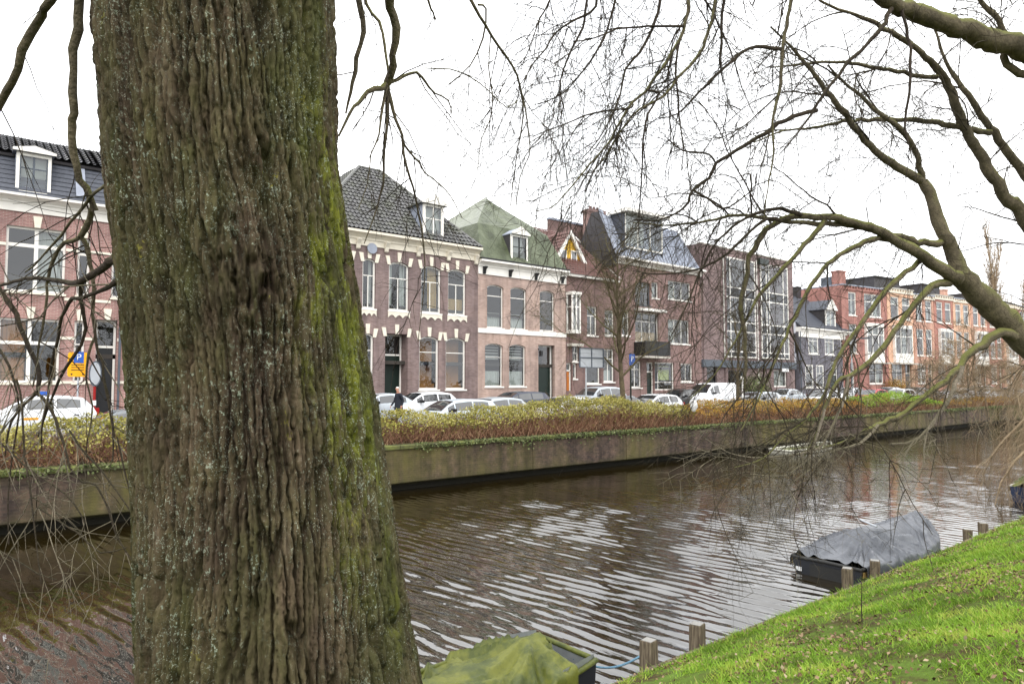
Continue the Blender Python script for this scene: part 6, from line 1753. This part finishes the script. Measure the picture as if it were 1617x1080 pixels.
# coarser tufts and dead stalks that break up the turf
tx, ty = [], []
for _ in range(420):
    cx_, cy_ = rs.uniform(2.6, 24), rs.uniform(.4, EDGE_Y-.05) if rs.rand() < .7 else EDGE_Y-rs.uniform(.02, .25)
    m_ = rs.randint(8, 34); tx.append(cx_+rs.normal(0, .05, m_)); ty.append(np.minimum(cy_+rs.normal(0, .05, m_), EDGE_Y-.01))
tx, ty = np.concatenate(tx), np.concatenate(ty)
P = np.stack([tx, ty, bz(tx, ty)-.01], 1)
tn = np.clip(rs.normal(.5, .25, len(tx)), 0, .85); tn = np.where(rs.rand(len(tx)) < .12, rs.uniform(.86, 1, len(tx)), tn)
tag(blades("grass_tufts", P, rs.uniform(.05, .12, len(tx)), rs.uniform(.004, .007, len(tx)), .5, "grass_blades", None, 15, tn), "coarser grass tufts along the bank and its edge", "grass", kind="stuff")
n = 45000; x, y = bank_points(n, 77, 2.5, 30, .0)
cv = vnoise(x*1.1+4, y*1.1+8); k = rs.rand(n) < np.clip((cv-.3)*2.2, .08, 1); x, y = x[k], y[k]
P = np.stack([x, y, bz(x, y)+rs.uniform(.012, .05, len(x))], 1)
tag(cards("fallen_leaves", P, np.tile([0, 0, 1.0], (len(x), 1)), .021, "leaf_litter", None, 9, flat=1.6), "brown fallen leaves lying scattered in the grass", "leaves", kind="stuff")

# ivy along the quay cap
def along(px_lo, px_hi, Y): return at_y(px_lo, 640, Y).x, at_y(px_hi, 640, Y).x
def on_path(x, off):
    x = np.asarray(x, float); off = np.asarray(off, float)
    c, s = math.cos(BEND_A), math.sin(BEND_A); dx = x-BEND_X; k = math.tan(BEND_A/2)*(FAC-off)
    X = np.where(dx <= 0, x, BEND_X + k + c*dx); Y = np.where(dx <= 0, off, off + s*dx)
    return X, Y
def hedge(name, label, x0, x1, top, leafmat, seed, dens=1.0, leafy=1.0, cat="hedge", grp=None):
    """A clipped-looking shrub row: bare brown stems below, small leaves above. top(x) gives its height."""
    r = np.random.RandomState(seed)
    X0, Y0 = on_path(x0, QUAY_Y)
    root = tag(empty(name, (float(X0), float(Y0), 1.6)), label, cat, grp)
    o = np.array([float(X0), float(Y0), 1.6])
    L = x1-x0; n = int(L*330*dens)
    x = r.uniform(x0, x1, n); off = r.uniform(QUAY_Y+.25, QUAY_Y+2.5, n)
    tz = top(x) + (vnoise(x*.8+seed, off*.9)-.5)*.44 + (vnoise(x*4.5+seed, off*3.1)-.5)*.26
    f = np.clip((off-QUAY_Y-.1)/1.1, .0, 1)**.6
    tz = 1.6 + (tz-1.6)*(.42+.58*f)
    base = 1.62 + np.clip((off-QUAY_Y-.4)*.08, 0, .2)
    X, Y = on_path(x, off); Hh = np.maximum(tz-base, .1)*np.where(r.rand(n) < .07, r.uniform(1.1, 1.35, n), r.uniform(.6, 1.06, n))
    P = np.stack([X, Y, base], 1)-o
    blades("stems", P, Hh, np.full(n, .010), .42, "hedge_twigs", root, seed+1)["kind"] = "stuff"
    m = int(L*420*dens)
    x = r.uniform(x0, x1, m); off = r.uniform(QUAY_Y+.1, QUAY_Y+2.4, m)
    X, Y = on_path(x, off); zz = 1.62 + r.uniform(0, 1, m)*.62*(top(x)-1.62)*np.clip((off-QUAY_Y)/1.1, .25, 1)
    P = np.stack([X, Y, zz], 1)-o
    blades("side_twigs", P, r.uniform(.12, .4, m), np.full(m, .008), 1.1, "hedge_twigs", root, seed+2)["kind"] = "stuff"
    m = int(L*1050*dens*leafy)
    x = r.uniform(x0, x1, m); off = QUAY_Y + .2 + 2.4*r.beta(1.4, 1.6, m)
    tz = top(x) + (vnoise(x*.8+seed, off*.9)-.5)*.44 + (vnoise(x*4.5+seed, off*3.1)-.5)*.26
    f = np.clip((off-QUAY_Y-.1)/1.1, 0, 1)**.6; tz = 1.6 + (tz-1.6)*(.42+.58*f)
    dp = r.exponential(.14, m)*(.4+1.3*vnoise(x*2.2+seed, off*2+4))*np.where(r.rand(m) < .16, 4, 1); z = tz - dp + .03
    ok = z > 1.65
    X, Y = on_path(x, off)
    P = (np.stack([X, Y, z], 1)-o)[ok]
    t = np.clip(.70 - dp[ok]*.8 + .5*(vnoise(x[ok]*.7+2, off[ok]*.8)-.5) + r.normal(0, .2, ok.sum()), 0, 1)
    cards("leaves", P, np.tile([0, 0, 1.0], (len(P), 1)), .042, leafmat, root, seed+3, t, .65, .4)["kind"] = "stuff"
    return root
def topz(pxs):
    """heights of the hedge's top edge read off the photograph"""
    q = [at_y(px, py, QUAY_Y+1.2) for px, py in pxs]
    xs = np.array([p.x for p in q]); zs = np.array([p.z for p in q]) - .26
    return lambda x: np.interp(x, xs, zs)
tz = topz([(-80, 668), (0, 668), (90, 660), (160, 655), (260, 650), (612, 642), (700, 640), (800, 632), (900, 622), (960, 622), (1050, 628), (1080, 632), (1150, 628), (1230, 625), (1320, 625), (1390, 617), (1440, 618), (1490, 628), (1560, 622), (1617, 622)])
xa, xb = along(-90, 1078, QUAY_Y+1.2)
hedge("hedge", "long yellow green hedge with bare brown stems on top of the quay", xa-1, xb, tz, "hedge_leaves", 31)
xc, xd = along(1078, 1345, QUAY_Y+1.2)
hedge("hedge", "rust brown stretch of hedge on the quay below the glass bayed flats", xc, xd, tz, "hedge_leaves_rust", 41, .8, .8)
xe, xf = along(1345, 1475, QUAY_Y+1.2)
hedge("hedge", "bright green stretch of hedge on the quay below the red terrace house", xe, xf, tz, "hedge_leaves_green", 51, .6, .9)
hedge("hedge", "dry far end of the hedge among the leafless bushes at right", xf, BEND_X+45, tz, "hedge_leaves_rust", 61, .3, .6)
# ivy fringe
r = np.random.RandomState(3); m = 9000
x = r.uniform(-8, BEND_X+20, m); hang = r.exponential(.09, m)*(.3+1.6*vnoise(x*.8, x*0+.5))
ok = vnoise(x*.45+3, x*0+7) > .3; x, hang = x[ok], hang[ok]
X, Y = on_path(x, QUAY_Y - .07 + r.uniform(-.05, .25, len(x))*(hang < .05)); z = 1.66-np.minimum(hang, .5)
Y = np.where(hang >= .05, Y-.03, Y)
tag(cards("ivy", np.stack([X, Y, z], 1), np.tile([0, -1.0, .3], (len(X), 1)), .042, "ivy_leaves", None, 4, None, .8, .5), "dark ivy fringe trailing over the quay coping", "ivy", kind="stuff")
# evergreen bush by the flats' entrance, yellow bush by the terrace
def bush(label, px, Y, rad, hgt, z0, mat, seed):
    r = np.random.RandomState(seed); p = at_y(px, 610, Y)
    root = tag(empty("shrub", (p.x, Y, z0)), label, "shrub")
    n = 2600; a = r.normal(0, 1, (n, 3)); a /= np.linalg.norm(a, axis=1)[:, None]; k = r.uniform(.55, 1.05, n)[:, None]*(.8+.4*vnoise(a[:, 0]*3+9, a[:, 2]*3+9))[:, None]
    P = a*k*np.array([rad, rad, hgt/2]) + np.array([0, 0, hgt/2])
    cards("leaves", P, a, .07, mat, root, seed, None, .6, .5)["kind"] = "stuff"
    w = Wood()
    for i in range(7): 
        g = i*.9; w.tube([(0, 0, 0), (rad*.3*math.cos(g), rad*.3*math.sin(g), hgt*.5), (rad*.5*math.cos(g), rad*.5*math.sin(g), hgt*.8)], [.03, .02, .008], 5)
    w.build("stems", "bark_street", root)
bush("round dark evergreen shrub by the entrance of the glass bayed flats", 1192, 33.4, 1.4, 2.6, 1.95, "ivy_leaves", 71)
bush("yellowish shrub in front of the red terrace house", 1415, 33.0, 1.6, 2.4, 1.95, "hedge_leaves_rust", 72)
# a white plastic bag caught in the hedge
c = at_y(1085, 640, QUAY_Y+.6); rows = []
for i in range(9):
    v = i/8; rr = .02 + .17*math.sin(math.pi*min(1, .12+v*.78)); 
    rows.append([(rr*math.cos(a)*(1+.25*math.sin(3*a+i)), rr*math.sin(a)*(1+.2*math.cos(4*a+2*i)), .62*(1-v)-.3) for a in np.arange(14)*2*math.pi/14])
o = MB().grid(rows, close=True).build("plastic_bag", "bag_white", None, True); o.location = (c.x, c.y-.4, c.z)
tag(o, "crumpled white plastic bag caught on twigs above the quay", "bag")
